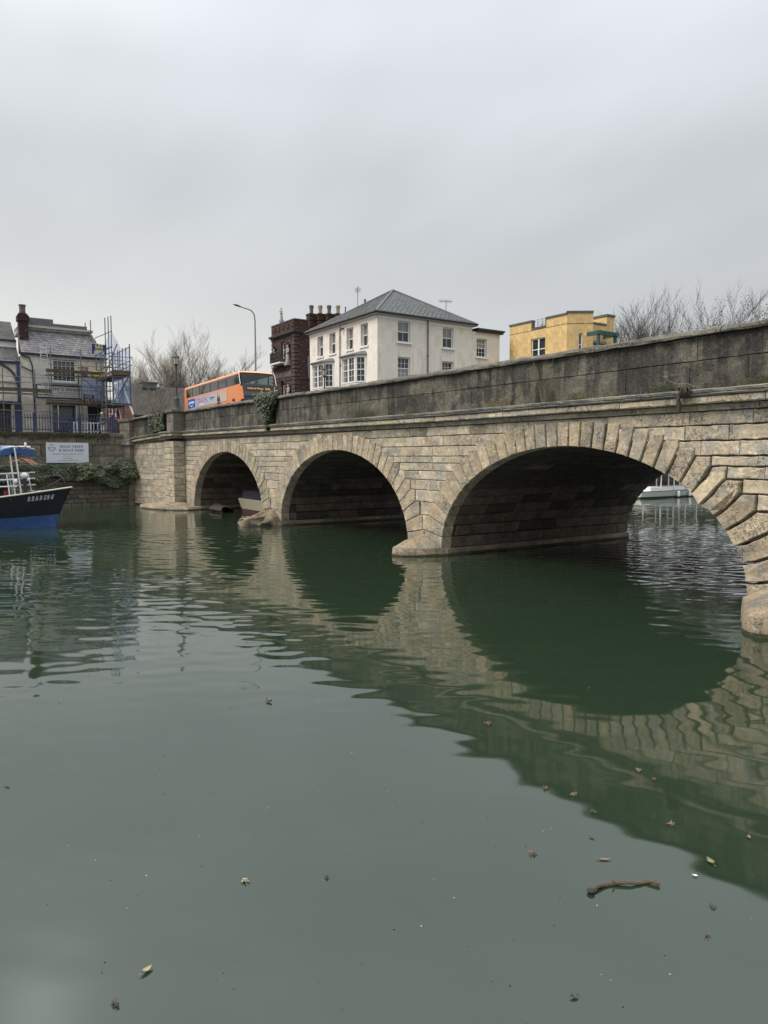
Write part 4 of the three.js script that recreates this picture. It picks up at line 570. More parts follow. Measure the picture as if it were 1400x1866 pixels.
/* ------------------------------------------------------------------ boat-trip office on the left bank */
{
  const X = -43.46, O = worldThing('riverside_office', 'cream boat-trip office with slate mansard roof behind scaffolding on the left bank', 'office building', [-44, 4.28, 3.5]);
  const cream = std('cream_render', [0.84, 0.79, 0.68], { map: rep(grain, 0.5), bumpMap: rep(grainBump, 1), bumpScale: 0.008 }), creamB = std('painted_timber_blue', [0.025, 0.045, 0.10], { roughness: 0.6 });
  const u = (z) => -z; // BX uses u = -z
  part('wall', wallGeo(-6.32, -0.78, 3, 10.02, [[-4.3, -2.75, 8.22, 9.78], [-4.35, -2.72, 4.3, 6.62], [-2.05, -1.1, 4.3, 6.62]], BX(X), 0.25, 1), cream, O);
  part('wall', new GB().box(-50, X - 0.02, 3, 10, 0.78, 0.82), cream, O);
  part('room_dark', new GB().box(-48, X - 0.3, 3, 10, 0.9, 6.2), std('room_plaster', [0.4, 0.38, 0.34]), O);
  const wsh = sash(O, [X - 0.12, 8.24, 3.525], Math.PI / 2, 1.55, 1.52, { cols: 5, rows: 4 });
  part('shop_window', new GB().box(X - 0.20, X - 0.16, 4.9, 6.6, 2.74, 4.33), darkGlass, O); part('shop_panel', new GB().box(X - 0.2, X - 0.02, 4.28, 4.9, 2.74, 4.33), creamB, O);
  part('window_post', new GB().box(X - 0.18, X - 0.05, 4.9, 6.6, 3.97, 4.05), whitePaint, O); part('window_post', new GB().box(X - 0.18, X - 0.05, 4.9, 6.6, 2.74, 2.84), whitePaint, O);
  part('door', new GB().box(X - 0.24, X - 0.2, 4.28, 6.6, 1.12, 2.03), std('dark_door', [0.018, 0.022, 0.04]), O);
  part('eaves_board', new GB().box(X - 0.05, X + 0.16, 9.96, 10.10, 0.6, 6.4), creamB, O);
  // mansard of slates
  const e0 = X + 0.22, e1 = X - 1.3, y0 = 10.08, y1 = 11.9, za = (t) => mix(0.66, 1.35, t), zb = 6.3, mans = new GB(); mans.tri(V(e0, y0, zb), V(e0, y0, za(0)), V(e1, y1, za(1)), [0, 0], [2.3, 0], [2.3, 0.9]); mans.tri(V(e0, y0, zb), V(e1, y1, za(1)), V(e1, y1, zb), [0, 0], [2.3, 0.9], [0, 0.9]); mans.quad(V(e0, y0, za(0)), V(-49, y0, za(0)), V(-49, y1, za(1)), V(e1, y1, za(1)));
  const roofMat = std('old_slate', [0.20, 0.195, 0.20], { map: slateMap, roughness: 0.8 }); part('roof', mans, roofMat, O);
  const sl = [new GB(), new GB(), new GB()], r = rng(55), N = 11; // slates in courses
  for (let k = 0; k < N; k++) { const t0 = k / N, t1 = (k + 1.1) / N, zL = za(t0), M = 20; for (let j = 0; j < M; j++) { const o = k % 2 * 0.5, z0 = mix(zb, zL, Math.min(1, Math.max(0, (j - o) / M))) - 0.006, z1 = mix(zb, zL, Math.min(1, (j + 1 - o) / M)) + 0.006, h = 0.02 + 0.018 * r(); if (z0 - z1 < 0.05) continue; const f = (t, z, up) => V(mix(e0, e1, t) + up * 0.77, mix(y0, y1, t) + up * 0.64, z), a = f(t0, z0, h), b = f(t0, z1, h), c = f(Math.min(t1, 1), z1, 0.012), d = f(Math.min(t1, 1), z0, 0.012), g = sl[Math.floor(r() * 3)]; g.tri(a, b, c, [r(), r()]); g.tri(a, c, d, [r(), r()]); g.tri(f(t0, z0, 0), f(t0, z1, 0), b, [0, 0]); g.tri(f(t0, z0, 0), b, a, [0, 0]); g.tri(f(t0, z0, 0), a, d, [0, 0]); g.tri(f(t0, z1, 0), c, b, [0, 0]); } }
  sl.forEach((g, i) => part('slate', g, std('slate_' + i, [0.20 + i * 0.045, 0.19 + i * 0.043, 0.195 + i * 0.04], { roughness: 0.75, map: rep(grain, 2) }), O, true));
  // white cornice, lead flat and roof box
  part('cornice', new GB().box(-49, e1 + 0.10, 11.9, 12.05, 1.5, 6.05).box(-49, e1 + 0.28, 12.052, 12.2, 1.3, 6.05), std('cornice_paint', [0.60, 0.58, 0.52], { map: grain }), O);
  part('lead_edge', new GB().box(-49, e1 + 0.2, 12.202, 12.45, 1.7, 6.0), leadMat, O); part('roof_box', new GB().box(-48, e1 - 0.3, 12.452, 12.82, 3.9, 5.5), leadMat, O);
  // painted name board
  const txt = canvasTex(1024, 220, (c, w, h) => { c.fillStyle = '#d9d8d2'; c.fillRect(0, 0, w, h); c.strokeStyle = '#1c2a4a'; c.lineWidth = 14; c.strokeRect(7, 7, w - 14, h - 14); c.fillStyle = '#16233f'; c.font = 'bold italic 78px serif'; c.textAlign = 'center'; c.fillText("Salter's Steamers Ltd", w / 2 + 30, 88); c.font = 'bold 27px serif'; c.fillText('Boat Trips & Private Party Hire', w / 2 + 30, 128); c.strokeStyle = '#1c2a4a'; c.lineWidth = 6; c.beginPath(); c.moveTo(10, 146); c.lineTo(w - 10, 146); c.stroke(); for (let i = 0; i < 62; i++) if (i % 8 < 6) c.fillRect(60 + i * 14.6, 172, 9, 15); });
  const nb = part('name_board', new GB().box(X, X + 0.06, 7.05, 7.98, 1.05, 5.42), creamB, O);
  const pl = new THREE.PlaneGeometry(4.3, 0.88); pl.rotateY(Math.PI / 2); pl.translate(X + 0.064, 7.515, 3.235); part('lettering', pl, new THREE.MeshStandardMaterial({ map: txt, roughness: 0.6 }), O);
  part('downpipe', new GB().tube([V(X + 0.1, 9.9, 6.25), V(X + 0.1, 9.75, 5.75), V(X + 0.1, 9.2, 5.6), V(X + 0.08, 4.3, 5.5)], 0.045, 6), black, O); part('downpipe', new GB().tube([V(X + 0.1, 9.15, 6.3), V(X + 0.1, 8.85, 5.6)], 0.04, 6), black, O);
  const ch = new GB().box(-44.7, -44.0, 10.2, 12.36, 5.68, 6.27).box(-44.78, -43.92, 12.36, 12.72, 5.60, 6.35).box(-44.7, -44.0, 12.72, 12.86, 5.68, 6.27); part('chimney_stack', ch, std('soot_brick', [0.34, 0.26, 0.23], { map: rep(brickMap, 1 / 2.4), bumpMap: rep(brickBump, 1 / 2.4), bumpScale: 0.012 }), O);
  part('chimney_pot', new GB().lathe([[0.0, 0], [0.24, 0], [0.20, 0.2], [0.20, 0.52], [0.25, 0.58], [0.24, 0.65], [0.18, 0.66]], V(-44.35, 12.86, 5.97), 12), std('clay_pot', [0.20, 0.165, 0.14], { map: grain }), O);
  // timbered neighbour, at the edge of the photograph
  const T = worldThing('timbered_house', 'half-timbered cream house with blue beams at the far left edge beside the office', 'house', [-44, 4.28, 9.5]);
  part('wall', wallGeo(-15, -6.34, 3, 9.4, [[-9.5, -7.0, 4.3, 6.5]], BX(X - 0.01), 0.2, 1), std('cream_plaster', [0.88, 0.82, 0.66], { map: rep(grain, 0.5) }), T);
  part('shopfront', new GB().box(X - 0.2, X - 0.05, 4.28, 6.5, 7, 9.5), std('brown_shutter', [0.16, 0.10, 0.07], { map: rep(woodMap, 1) }), T);
  part('beam', new GB().box(X, X + 0.12, 9.28, 9.46, 6.36, 15), creamB, T); part('post', new GB().box(X, X + 0.11, 6.7, 9.27, 6.38, 6.58), creamB, T); part('post', new GB().box(X, X + 0.11, 4.3, 6.7, 6.36, 6.8), creamB, T); part('beam', new GB().box(X, X + 0.12, 6.5, 6.72, 6.85, 15), creamB, T); part('beam', new GB().box(X, X + 0.1, 8.0, 8.06, 6.6, 15), std('pale_board', [0.4, 0.38, 0.33]), T);
  part('brace', new GB().tube(Array.from({ length: 9 }, (_, i) => { const a = i / 8 * Math.PI / 2; return V(X + 0.05, 7.95 + 1.32 * Math.sin(a), 8.0 - 1.42 * Math.cos(a)); }), 0.075, 6), creamB, T);
  const lr = new GB(); lr.quad(V(X + 0.2, 9.46, 15), V(X + 0.2, 9.46, 6.36), V(-45, 10.6, 6.36), V(-45, 10.6, 15)); lr.m = null; const sc = std('moss_slate', [0.20, 0.195, 0.185], { map: rep(slateMap, 0.42), bumpMap: rep(slateBump, 0.42), bumpScale: 0.02 }); part('roof', lr, sc, T);
  part('clerestory_wall', new GB().box(-47, -45.0, 10.4, 11.05, 6.36, 15), whitePaint, T); part('gutter', new GB().box(-45, -44.85, 11.0, 11.12, 6.36, 15), black, T);
  part('upper_roof', new GB().quad(V(-44.9, 11.1, 15), V(-44.9, 11.1, 6.4), V(-47.4, 12.75, 6.4), V(-47.4, 12.75, 15)), sc, T);
}
/* scaffolding, its net, ladder and signs */
{
  const S = worldThing('scaffold', 'steel tube scaffold with timber decks and blue netting round the office front', 'scaffold', [-42, 4.28, 3]);
  const t = (name, a, b, m = steel, r = 0.036) => part(name, new GB().tube([a, b], r, 6), m, S), X = -42, B = -43.1;
  for (const [z, h] of [[7.6, 8.8], [5.66, 8.84], [4.62, 10.43], [2.68, 10.4], [1.0, 12.77], [0.78, 12.87]]) { t('standard', V(X, 4.3, z), V(X, h, z)); if (h > 8.85) t('standard', V(B, 4.3, z), V(B, Math.min(h, 9.0), z)); }
  t('standard', V(-44.3, 10.6, 1.5), V(-44.3, 12.9, 1.5)); t('standard', V(-44.9, 11.4, 1.75), V(-44.9, 12.8, 1.75));
  for (const [y, z0, z1] of [[9.62, 0.6, 5.0], [9.28, 0.6, 4.8], [8.48, 0.6, 6.0], [8.28, 0.6, 9.5], [7.93, 0.6, 9.5], [7.12, 0.6, 9.5], [6.48, 4.4, 9.5], [6.02, 4.2, 9.5], [6.5, 0.6, 4.9], [5.9, 0.6, 2.9], [7.6, 0.6, 2.2], [5.35, 0.6, 5.0]]) t('ledger', V(X + 0.05, y, z0), V(X + 0.05, y, z1), steel, 0.026);
  for (const y of [8.5, 6.55, 7.1]) for (const z of [0.8, 1.7, 2.68, 3.6, 4.62]) if (!(y === 7.1)) t('transom', V(B - 0.2, y, z + 0.06), V(X + 0.25, y, z + 0.06), steel, 0.024);
  t('brace', V(X + 0.08, 8.55, 2.75), V(X + 0.08, 6.9, 0.85)); t('brace', V(X + 0.08, 4.7, 3.6), V(X + 0.08, 6.1, 2.7)); t('brace', V(X + 0.1, 9.0, 0.7), V(X + 1.2, 4.9, 0.25), whitePaint, 0.035);
  const bd = (x0, x1, y0, y1, z0, z1) => part('board', new GB().box(x0, x1, y0, y1, z0, z1), boardMat, S);
  bd(X + 0.06, X + 0.10, 8.70, 8.93, 0.9, 4.95); for (let i = 0; i < 4; i++) bd(B + 0.1 + i * 0.25, B + 0.33 + i * 0.25, 8.545, 8.59, 0.9, 4.9);
  bd(X + 0.06, X + 0.10, 7.29, 7.54, 4.66, 9.5); for (let i = 0; i < 4; i++) bd(B + 0.1 + i * 0.25, B + 0.33 + i * 0.25, 7.17, 7.21, 4.7, 9.5);
  bd(X + 0.06, X + 0.10, 6.74, 6.86, 0.75, 5.0); bd(X + 0.07, X + 0.11, 6.60, 6.72, 0.75, 5.05); for (let i = 0; i < 4; i++) bd(B + 0.1 + i * 0.25, B + 0.33 + i * 0.25, 6.575, 6.62, 0.9, 4.9);
  // return wing that stands out over the street toward the bridge
  const wx = [-43.0, -41.5, -40.2, -38.25], zf = 0.3, zr = 1.45;
  wx.forEach((x, i) => { t('standard', V(x, i === 3 ? 6.3 : 4.3, zf), V(x, 10.5, zf), bluePole); t('standard', V(x, i === 3 ? 6.3 : 4.3, zr), V(x, i === 2 ? 9.95 : 10.2, zr), steel); });
  for (const [y, x0] of [[10.28, -43.2], [9.35, -43.2], [9.0, -43.2], [8.35, -43.2], [7.5, -43.2], [6.45, -43.2]]) t('ledger', V(x0, y, zf + 0.04), V(-38.1, y, zf + 0.04), bluePole, 0.027);
  for (const y of [9.6, 9.1, 8.28, 6.4]) for (const x of [-38.25, -40.2]) t('transom', V(x + 0.04, y, 0.1), V(x + 0.04, y, 1.65), steel, 0.026);
  for (let i = 0; i < 5; i++) part('board', new GB().box(-43, -38.15, 8.385, 8.43, 0.36 + i * 0.22, 0.56 + i * 0.22), boardMat, S); bd(-43, -38.15, 8.44, 8.66, zr + 0.04, zr + 0.08); bd(-38.2, -38.16, 8.44, 8.70, zf, zr); bd(-43, -38.2, 6.46, 6.52, zf, zr);
  for (const [y, x1] of [[10.2, -38.1], [9.6, -38.1], [9.05, -38.1], [8.3, -38.1], [7.4, -38.1], [6.5, -38.1]]) t('ledger', V(-43.2, y, zr + 0.04), V(x1, y, zr + 0.04), bluePole, 0.027);
  for (const x of [-42.3, -40.9, -39.2]) t('standard', V(x, 8.4, zf + 0.02), V(x, 10.4, zf + 0.02), bluePole, 0.028);
  t('brace', V(-42.9, 6.6, zf + 0.07), V(-38.4, 8.3, zf + 0.07), bluePole); t('brace', V(-40.1, 6.5, zf + 0.07), V(-42.9, 8.3, zf + 0.07), bluePole); t('brace', V(-38.3, 6.6, 1.4), V(-38.3, 8.3, 0.4), bluePole);
  // net sheets: thin, see-through
  const net = new THREE.MeshPhysicalMaterial({ color: col(0.24, 0.34, 0.58), roughness: 1, transmission: 0.4, thickness: 0, transparent: true, opacity: 0.42, side: THREE.DoubleSide }); net.name = 'debris_net';
  const sheet = (a, b, c, d, n = 8) => { const rg = []; for (let i = 0; i <= n; i++) { const row = []; for (let j = 0; j <= n; j++) { const p = a.clone().lerp(b, j / n).lerp(d.clone().lerp(c, j / n), i / n); p.x += (vn(i * 0.9, j * 0.9, 0, 0, 88) - 0.5) * 0.10; p.z += (vn(i * 0.8 + 4, j * 0.8, 0, 0, 89) - 0.5) * 0.14; row.push(p); } rg.push(row); } part('netting', new GB().loft(rg), net, S); };
  sheet(V(-43, 8.6, zf - 0.08), V(-38.3, 8.6, zf - 0.08), V(-38.3, 10.35, zf - 0.08), V(-43, 10.25, zf - 0.08)); sheet(V(-42.9, 6.5, zf - 0.08), V(-38.3, 6.5, zf - 0.08), V(-38.3, 8.2, zf - 0.08), V(-42.9, 8.2, zf - 0.08)); sheet(V(-38.3, 6.5, zf - 0.1), V(-38.3, 6.5, zr), V(-38.3, 8.2, zr), V(-38.3, 8.2, zf - 0.1));
  sheet(V(-44.2, 10.5, 1.2), V(-41.4, 9.9, 0.7), V(-41.4, 11.75, 0.7), V(-44.2, 10.2, 1.2)); sheet(V(X + 0.1, 6.9, 2.7), V(X + 0.1, 6.9, 0.9), V(X + 0.1, 8.5, 0.9), V(X + 0.1, 8.5, 2.7));
  sheet(V(-41.4, 9.5, 0.7), V(-41.1, 9.4, 0.15), V(-41.2, 10.9, 0.25), V(-41.4, 11.7, 0.7), 5);
  for (const y of [11.75, 10.7, 10.3]) t('ledger', V(-44.3, y - 0.12, 1.25), V(-41.2, y, 0.72), bluePole, 0.027); t('standard', V(-41.4, 4.3, 0.72), V(-41.4, 12.85, 0.72)); t('standard', V(-41.9, 9, 1.0), V(-41.2, 10.9, 0.4), std('old_board', [0.2, 0.15, 0.13]), 0.04);
  const L = thing('ladder', 'grey aluminium ladder leaning on the scaffold left of the sash window', 'ladder', [-42, 7.5, 5]); const al = std('aluminium', [0.45, 0.46, 0.47], { metalness: 0.6, roughness: 0.45 });
  for (const z of [0.22, -0.19]) part('rail', new GB().tube([V(0.05, -0.4, z), V(-0.15, 3.2, z)], 0.028, 6), al, L); for (let i = 0; i < 12; i++) part('rung', new GB().tube([V(0.03 - i * 0.015, -0.2 + i * 0.28, 0.22), V(0.03 - i * 0.015, -0.2 + i * 0.28, -0.19)], 0.016, 5), al, L);
  const g = thing('scaffold_sign', 'navy sign with yellow letters SAS hung on the scaffold in front of the slates', 'sign', [-41.93, 10.52, 1.46]); part('board', new GB().box(-0.02, 0, -0.36, 0.34, -0.5, 0.5), whitePaint, g);
  const st = canvasTex(256, 180, (c, w, h) => { c.fillStyle = '#23305e'; c.fillRect(0, 0, w, h); c.fillStyle = '#e6d36a'; c.font = 'bold 84px sans-serif'; c.textAlign = 'center'; c.fillText('SAS', w / 2, 74); c.font = 'bold 22px sans-serif'; c.fillText('SCAFFOLDING', w / 2, 106); c.fillStyle = '#a9adc0'; c.fillRect(40, 120, 176, 60); c.fillStyle = '#e6d36a'; c.fillRect(70, 112, 116, 10); });
  const pl = new THREE.PlaneGeometry(1, 0.7); pl.rotateY(Math.PI / 2); pl.translate(0.004, -0.01, 0); part('print', pl, new THREE.MeshStandardMaterial({ map: st, roughness: 0.6 }), g);
  const g2 = thing('square_sign', 'small square brown and black sign on the scaffold rail below the name board', 'sign', [-41.9, 7.0, 2.25]); part('board', new GB().box(-0.02, 0, -0.3, 0.3, -0.35, 0.35), black, g2);
  const s2 = canvasTex(128, 110, (c, w, h) => { c.fillStyle = '#221c1a'; c.fillRect(0, 0, w, h); c.strokeStyle = '#a9835f'; c.lineWidth = 9; for (const [a, b, d, e] of [[24, 18, 24, 46], [24, 18, 52, 18], [70, 16, 96, 46], [98, 16, 72, 46], [20, 64, 44, 64], [32, 64, 32, 98], [56, 62, 56, 98], [56, 96, 76, 96], [88, 62, 108, 98]]) { c.beginPath(); c.moveTo(a, b); c.lineTo(d, e); c.stroke(); } }); const p2 = new THREE.PlaneGeometry(0.7, 0.6); p2.rotateY(Math.PI / 2); p2.translate(0.004, 0, 0); part('print', p2, new THREE.MeshStandardMaterial({ map: s2, roughness: 0.7 }), g2);
  const y = thing('yellow_tarpaulin', 'folded yellow tarpaulin lying on the upper scaffold deck', 'tarpaulin', [-42.3, 8.6, 1.55]); const rg = []; for (let i = 0; i <= 10; i++) rg.push(Array.from({ length: 9 }, (_, j) => V((j / 8 - 0.5) * 0.5, 0.42 * Math.sin(j / 8 * Math.PI) * (0.6 + 0.5 * vn(i * 0.8, j * 0.7, 0, 0, 3)), (i / 10 - 0.5) * 0.75))); part('cloth', new GB().loft(rg.reverse()), std('yellow_sheet', [0.62, 0.40, 0.02], { side: THREE.DoubleSide }), y);
  const tub = thing('mortar_tub', 'pale mortar tub standing on the upper scaffold deck', 'tub', [-42.3, 8.6, 2.5]); part('tub', new GB().lathe([[0, 0], [0.26, 0], [0.34, 0.55], [0.38, 0.57], [0.38, 0.60], [0.33, 0.60], [0.25, 0.06], [0, 0.06]], V(0, 0, 0), 14), std('tub_plastic', [0.42, 0.33, 0.27]), tub); part('rim', new GB().lathe([[0.38, 0.56], [0.40, 0.575], [0.40, 0.61], [0.37, 0.62]], V(0, 0, 0), 14), std('tub_rim', [0.30, 0.16, 0.10]), tub);
}
/* railings, quay sign, person */
{
  const X = -33.1, R = worldThing('quay_railing', 'blue iron railing with spiked pickets on top of the quay wall', 'railing', [X, 4.33, 5.5]), y0 = 4.33;
  for (let z = 11, i = 0; z > 2.75; z -= 0.148, i++) part('picket', new GB().tube([V(X, y0 + 0.06, z), V(X, y0 + 0.90, z), V(X, y0 + 0.93, z), V(X, y0 + 1.02, z)], [0.021, 0.021, 0.03, 0.004], 6), bluePaint, R);
  for (const y of [0.12, 0.78]) part('rail', new GB().box(X - 0.02, X + 0.02, y0 + y, y0 + y + 0.045, 2.7, 11), bluePaint, R);
  for (const z of [2.7, 4.55, 5.0, 7.0, 9.0, 11]) part('post', new GB().box(X - 0.05, X + 0.05, y0, y0 + 1.0, z - 0.05, z + 0.05).tube([V(X, y0 + 1.0, z), V(X, y0 + 1.06, z), V(X, y0 + 1.1, z)], [0.05, 0.065, 0.02], 8), bluePaint, R);
  // ornate blue bench and white stakes behind the railing
  const b2 = worldThing('white_picket_fence', 'low fence of pale pickets behind the blue quay railing', 'fence', [-36, 4.28, 3.6]); for (let i = 0; i < 8; i++) part('picket', new GB().box(-36.05, -36, 4.28, 5.1, 4.4 - i * 0.2, 4.33 - i * 0.2), greyPicket, b2); for (const y of [4.5, 5.0]) part('rail', new GB().box(-36.1, -36.055, y, y + 0.06, 2.85, 4.5), greyPicket, b2);
  const b3 = worldThing('garden_bench', 'blue ornamental iron bench at the right end of the quay terrace', 'bench', [-35.2, 4.28, 1.7]); const bb = new GB(); for (let i = 0; i < 7; i++) bb.tube([V(-35.3, 4.75, 2.1 - i * 0.13), V(-35.42, 5.25, 2.1 - i * 0.13)], 0.02, 5); part('backrest', bb.tube([V(-35.42, 5.25, 2.15), V(-35.42, 5.25, 1.25)], 0.025, 5), bluePaint, b3); part('seat', new GB().box(-35.3, -34.85, 4.70, 4.75, 1.25, 2.15), bluePaint, b3); for (const z of [1.3, 2.1]) for (const x of [-35.27, -34.9]) part('leg', new GB().tube([V(x, 4.28, z), V(x, 4.7, z)], 0.022, 5), bluePaint, b3);
  const Q = thing('boat_trips_sign', 'white board advertising boat trips and boat hire on the quay wall', 'sign', [-33.17, 3.15, 5.26]);
  part('board', new GB().box(-0.03, 0.02, -0.585, 0.585, -1.15, 1.15), whitePaint, Q);
  const tx = canvasTex(1152, 586, (c, w, h) => {
    c.fillStyle = '#c9cdd4'; c.fillRect(0, 0, w, h); const ink = '#1d2538'; c.fillStyle = ink; c.strokeStyle = ink; c.textAlign = 'center';
    c.lineWidth = 14; c.beginPath(); c.arc(150, 150, 92, -0.35, Math.PI + 0.35); c.stroke(); c.lineWidth = 5; c.beginPath(); c.arc(150, 150, 72, 0, 7); c.stroke(); for (let i = 0; i < 6; i++) { c.fillRect(100 + i * 17, 138, 12, 24); c.fillRect(112 + i * 13, 46 + Math.abs(i - 2.5) * 3, 9, 20); }
    c.font = 'bold 104px serif'; c.fillText('BOAT TRIPS', 690, 148); c.fillText('& BOAT HIRE', 690, 258); c.font = 'bold 51px serif'; c.fillText('40 minute trips to all day cruises', w / 2, 346, w - 90); for (let i = 0; i < 22; i++) if (i % 7 !== 6) c.fillRect(440 + i * 13, 388, 8, 13); c.font = 'bold 40px serif'; c.fillText('01865 243421', w / 2, 470); c.font = 'bold 38px serif'; c.fillText('www.salterssteamers.co.uk', w / 2, 535);
  });
  const pl = new THREE.PlaneGeometry(2.28, 1.15); pl.rotateY(Math.PI / 2); pl.translate(0.024, 0, 0); part('print', pl, new THREE.MeshStandardMaterial({ map: tx, roughness: 0.5 }), Q);
  // person behind the railing, turned to the left, looking down
  const p = thing('person', 'person in dark grey jacket, pale trousers and pale cap behind the quay railing', 'person', [-41.0, 4.28, 1.55]);
  const body = figureGeo([[V(0, 1.40, 0), V(0, 1.46, 0.02), 0.06, 0.055], [V(0, 1.36, -0.14), V(0, 1.36, 0.14), 0.09, 0.09], [V(0, 1.3, 0), V(0, 0.98, 0), 0.15, 0.145], [V(0, 0.98, 0), V(0, 0.9, 0), 0.155, 0.15], [V(0, 1.34, 0.19), V(0.04, 1.05, 0.25), 0.06, 0.05], [V(0.04, 1.05, 0.25), V(0.2, 1.0, 0.12), 0.045, 0.038], [V(0, 1.34, -0.19), V(0.04, 1.05, -0.25), 0.06, 0.05], [V(0.04, 1.05, -0.25), V(0.22, 0.98, -0.1), 0.045, 0.038], [V(0, 0.9, 0.09), V(0.02, 0.48, 0.1), 0.09, 0.065], [V(0.02, 0.48, 0.1), V(-0.02, 0.08, 0.1), 0.062, 0.045], [V(0, 0.9, -0.09), V(0.03, 0.48, -0.1), 0.09, 0.065], [V(0.03, 0.48, -0.1), V(0, 0.08, -0.1), 0.062, 0.045], [V(-0.03, 0.04, 0.1), V(0.14, 0.03, 0.11), 0.042, 0.036], [V(-0.01, 0.04, -0.1), V(0.16, 0.03, -0.11), 0.042, 0.036], [V(0, 1.52, 0.03), V(0.02, 1.63, 0.04), 0.085, 0.095], [V(0.06, 1.53, 0.07), V(0.085, 1.535, 0.085), 0.03, 0.016]], [-0.5, -0.02, -0.5], [0.5, 1.8, 0.5], 64);
  const cl = []; { const P = body.attributes.position; for (let i = 0; i < P.count; i++) { const y = P.getY(i), x = P.getX(i), z = P.getZ(i); const c = y > 1.47 ? [0.42, 0.28, 0.22] : y < 0.07 ? [0.03, 0.03, 0.03] : y < 0.88 && !(Math.abs(z) > 0.2) ? [0.40, 0.38, 0.34] : x > 0.17 && y < 1.06 && Math.abs(z) < 0.16 && y > 0.9 ? [0.42, 0.28, 0.22] : [0.10, 0.095, 0.10]; cl.push(...c); } body.setAttribute('color', new THREE.Float32BufferAttribute(cl, 3)); }
  part('body', body, new THREE.MeshStandardMaterial({ vertexColors: true, roughness: 0.9 }), p);
  const cap = new GB().lathe([[0.112, 0], [0.113, 0.05], [0.09, 0.10], [0.04, 0.125], [0, 0.13]], V(0.02, 1.64, 0.04), 14).box(0.08, 0.22, 1.635, 1.65, -0.04, 0.12); part('cap', cap, std('pale_cap', [0.5, 0.49, 0.47]), p); p.rotation.y = -0.9;
}

/* ------------------------------------------------------------------ gabled house and bare trees behind the bus */
{
  const G = worldThing('gabled_house', 'low brick house with a big brown tiled roof behind the orange bus', 'house', [-51, 4.28, -8]), ex = -49.8, rx = -52.9, ry = 9.15, ey = 6.6, z0 = -2.95, z1 = -16;
  const rm = std('brown_tile', [0.155, 0.135, 0.11], { map: rep(slateMap, 0.6), bumpMap: rep(slateBump, 0.6), bumpScale: 0.02 });
  const roof = new GB(); roof.quad(V(ex + 0.3, ey - 0.2, z0 + 0.2), V(ex + 0.3, ey - 0.2, z1), V(rx, ry, z1), V(rx, ry, z0 + 0.2)); roof.quad(V(rx, ry, z0 + 0.2), V(rx, ry, z1), V(2 * rx - ex, ey - 0.2, z1), V(2 * rx - ex, ey - 0.2, z0 + 0.2)); part('roof', roof, rm, G);
  const w = new GB(); w.quad(V(ex, 3, z0), V(ex, 3, z1), V(ex, ey, z1), V(ex, ey, z0)); w.quad(V(2 * rx - ex, 3, z0), V(ex, 3, z0), V(ex, ey, z0), V(2 * rx - ex, ey, z0)); w.tri(V(2 * rx - ex, ey, z0), V(ex, ey, z0), V(rx, ry - 0.05, z0), [0, 0], [4, 0], [2, 2]); part('wall', w, std('warm_brick', [0.62, 0.40, 0.33], { map: rep(brickMap, 1 / 2.4) }), G);
  part('bargeboard', new GB().bar(V(ex + 0.3, ey - 0.2, z0 + 0.22), V(rx, ry + 0.02, z0 + 0.22), 0.06, 0.22), std('barge_paint', [0.42, 0.40, 0.36]), G); part('gutter', new GB().tube([V(ex + 0.38, ey - 0.22, z0 + 0.2), V(ex + 0.38, ey - 0.22, z1)], 0.07, 6), black, G);
  part('roof_vent', new GB().box(rx - 0.4, rx + 0.4, ry - 0.2, ry + 0.28, -5.6, -4.3).box(rx - 0.5, rx + 0.5, ry + 0.281, ry + 0.38, -5.7, -4.2), leadMat, G);
  part('porch', new GB().box(ex, ex + 1.2, 3.5, 5.6, -3.9, -3.1), std('porch_wood', [0.24, 0.23, 0.2]), G); sash(G, [ex - 0.02, 4.9, -5.4], Math.PI / 2, 1.1, 1.2, {});
}
{
  const K = worldThing('roadside_cottage', 'low grey stone cottage seen between the scaffold and the end pier of the bridge', 'house', [-57, 4.28, 1.5]); part('wall', wallGeo(-5, 4, 3, 6.9, [[-1.6, -0.6, 5.2, 6.4], [0.6, 1.5, 5.2, 6.4]], BX(-56), 0.2, 1), std('cottage_stone', [0.40, 0.36, 0.30], { map: rep(limeMap, 0.33) }), K); part('roof', new GB().quad(V(-55.7, 6.8, 5.2), V(-55.7, 6.8, -4.2), V(-58.5, 8.3, -4.2), V(-58.5, 8.3, 5.2)), std('cottage_tile', [0.15, 0.13, 0.11], { map: rep(slateMap, 0.6) }), K); for (const z of [1.1, -1.05]) sash(K, [-56.1, 5.22, z], Math.PI / 2, 0.95, 1.15, {});
  const q = thing('road_sign_post', 'white post with a small red and white sign beside the scaffold foot', 'sign', [-47.5, 4.28, -0.6]); part('post', new GB().tube([V(0, 0, 0), V(0, 2.4, 0)], 0.05, 8), whitePaint, q); part('panel', new GB().box(-0.02, 0.02, 1.6, 2.3, -0.35, 0.35), std('sign_red', [0.45, 0.12, 0.10]), q); part('panel_band', new GB().box(0.021, 0.03, 1.8, 2.1, -0.28, 0.28), whitePaint, q);
}
const barkGrey = std('bark_grey', [0.16, 0.14, 0.115], { map: barkMap }), barkBrown = std('bark_brown', [0.085, 0.07, 0.055], { map: barkMap }), twigGrey = std('twig_grey', [0.27, 0.23, 0.185]), twigBrown = std('twig_brown', [0.10, 0.083, 0.068]);
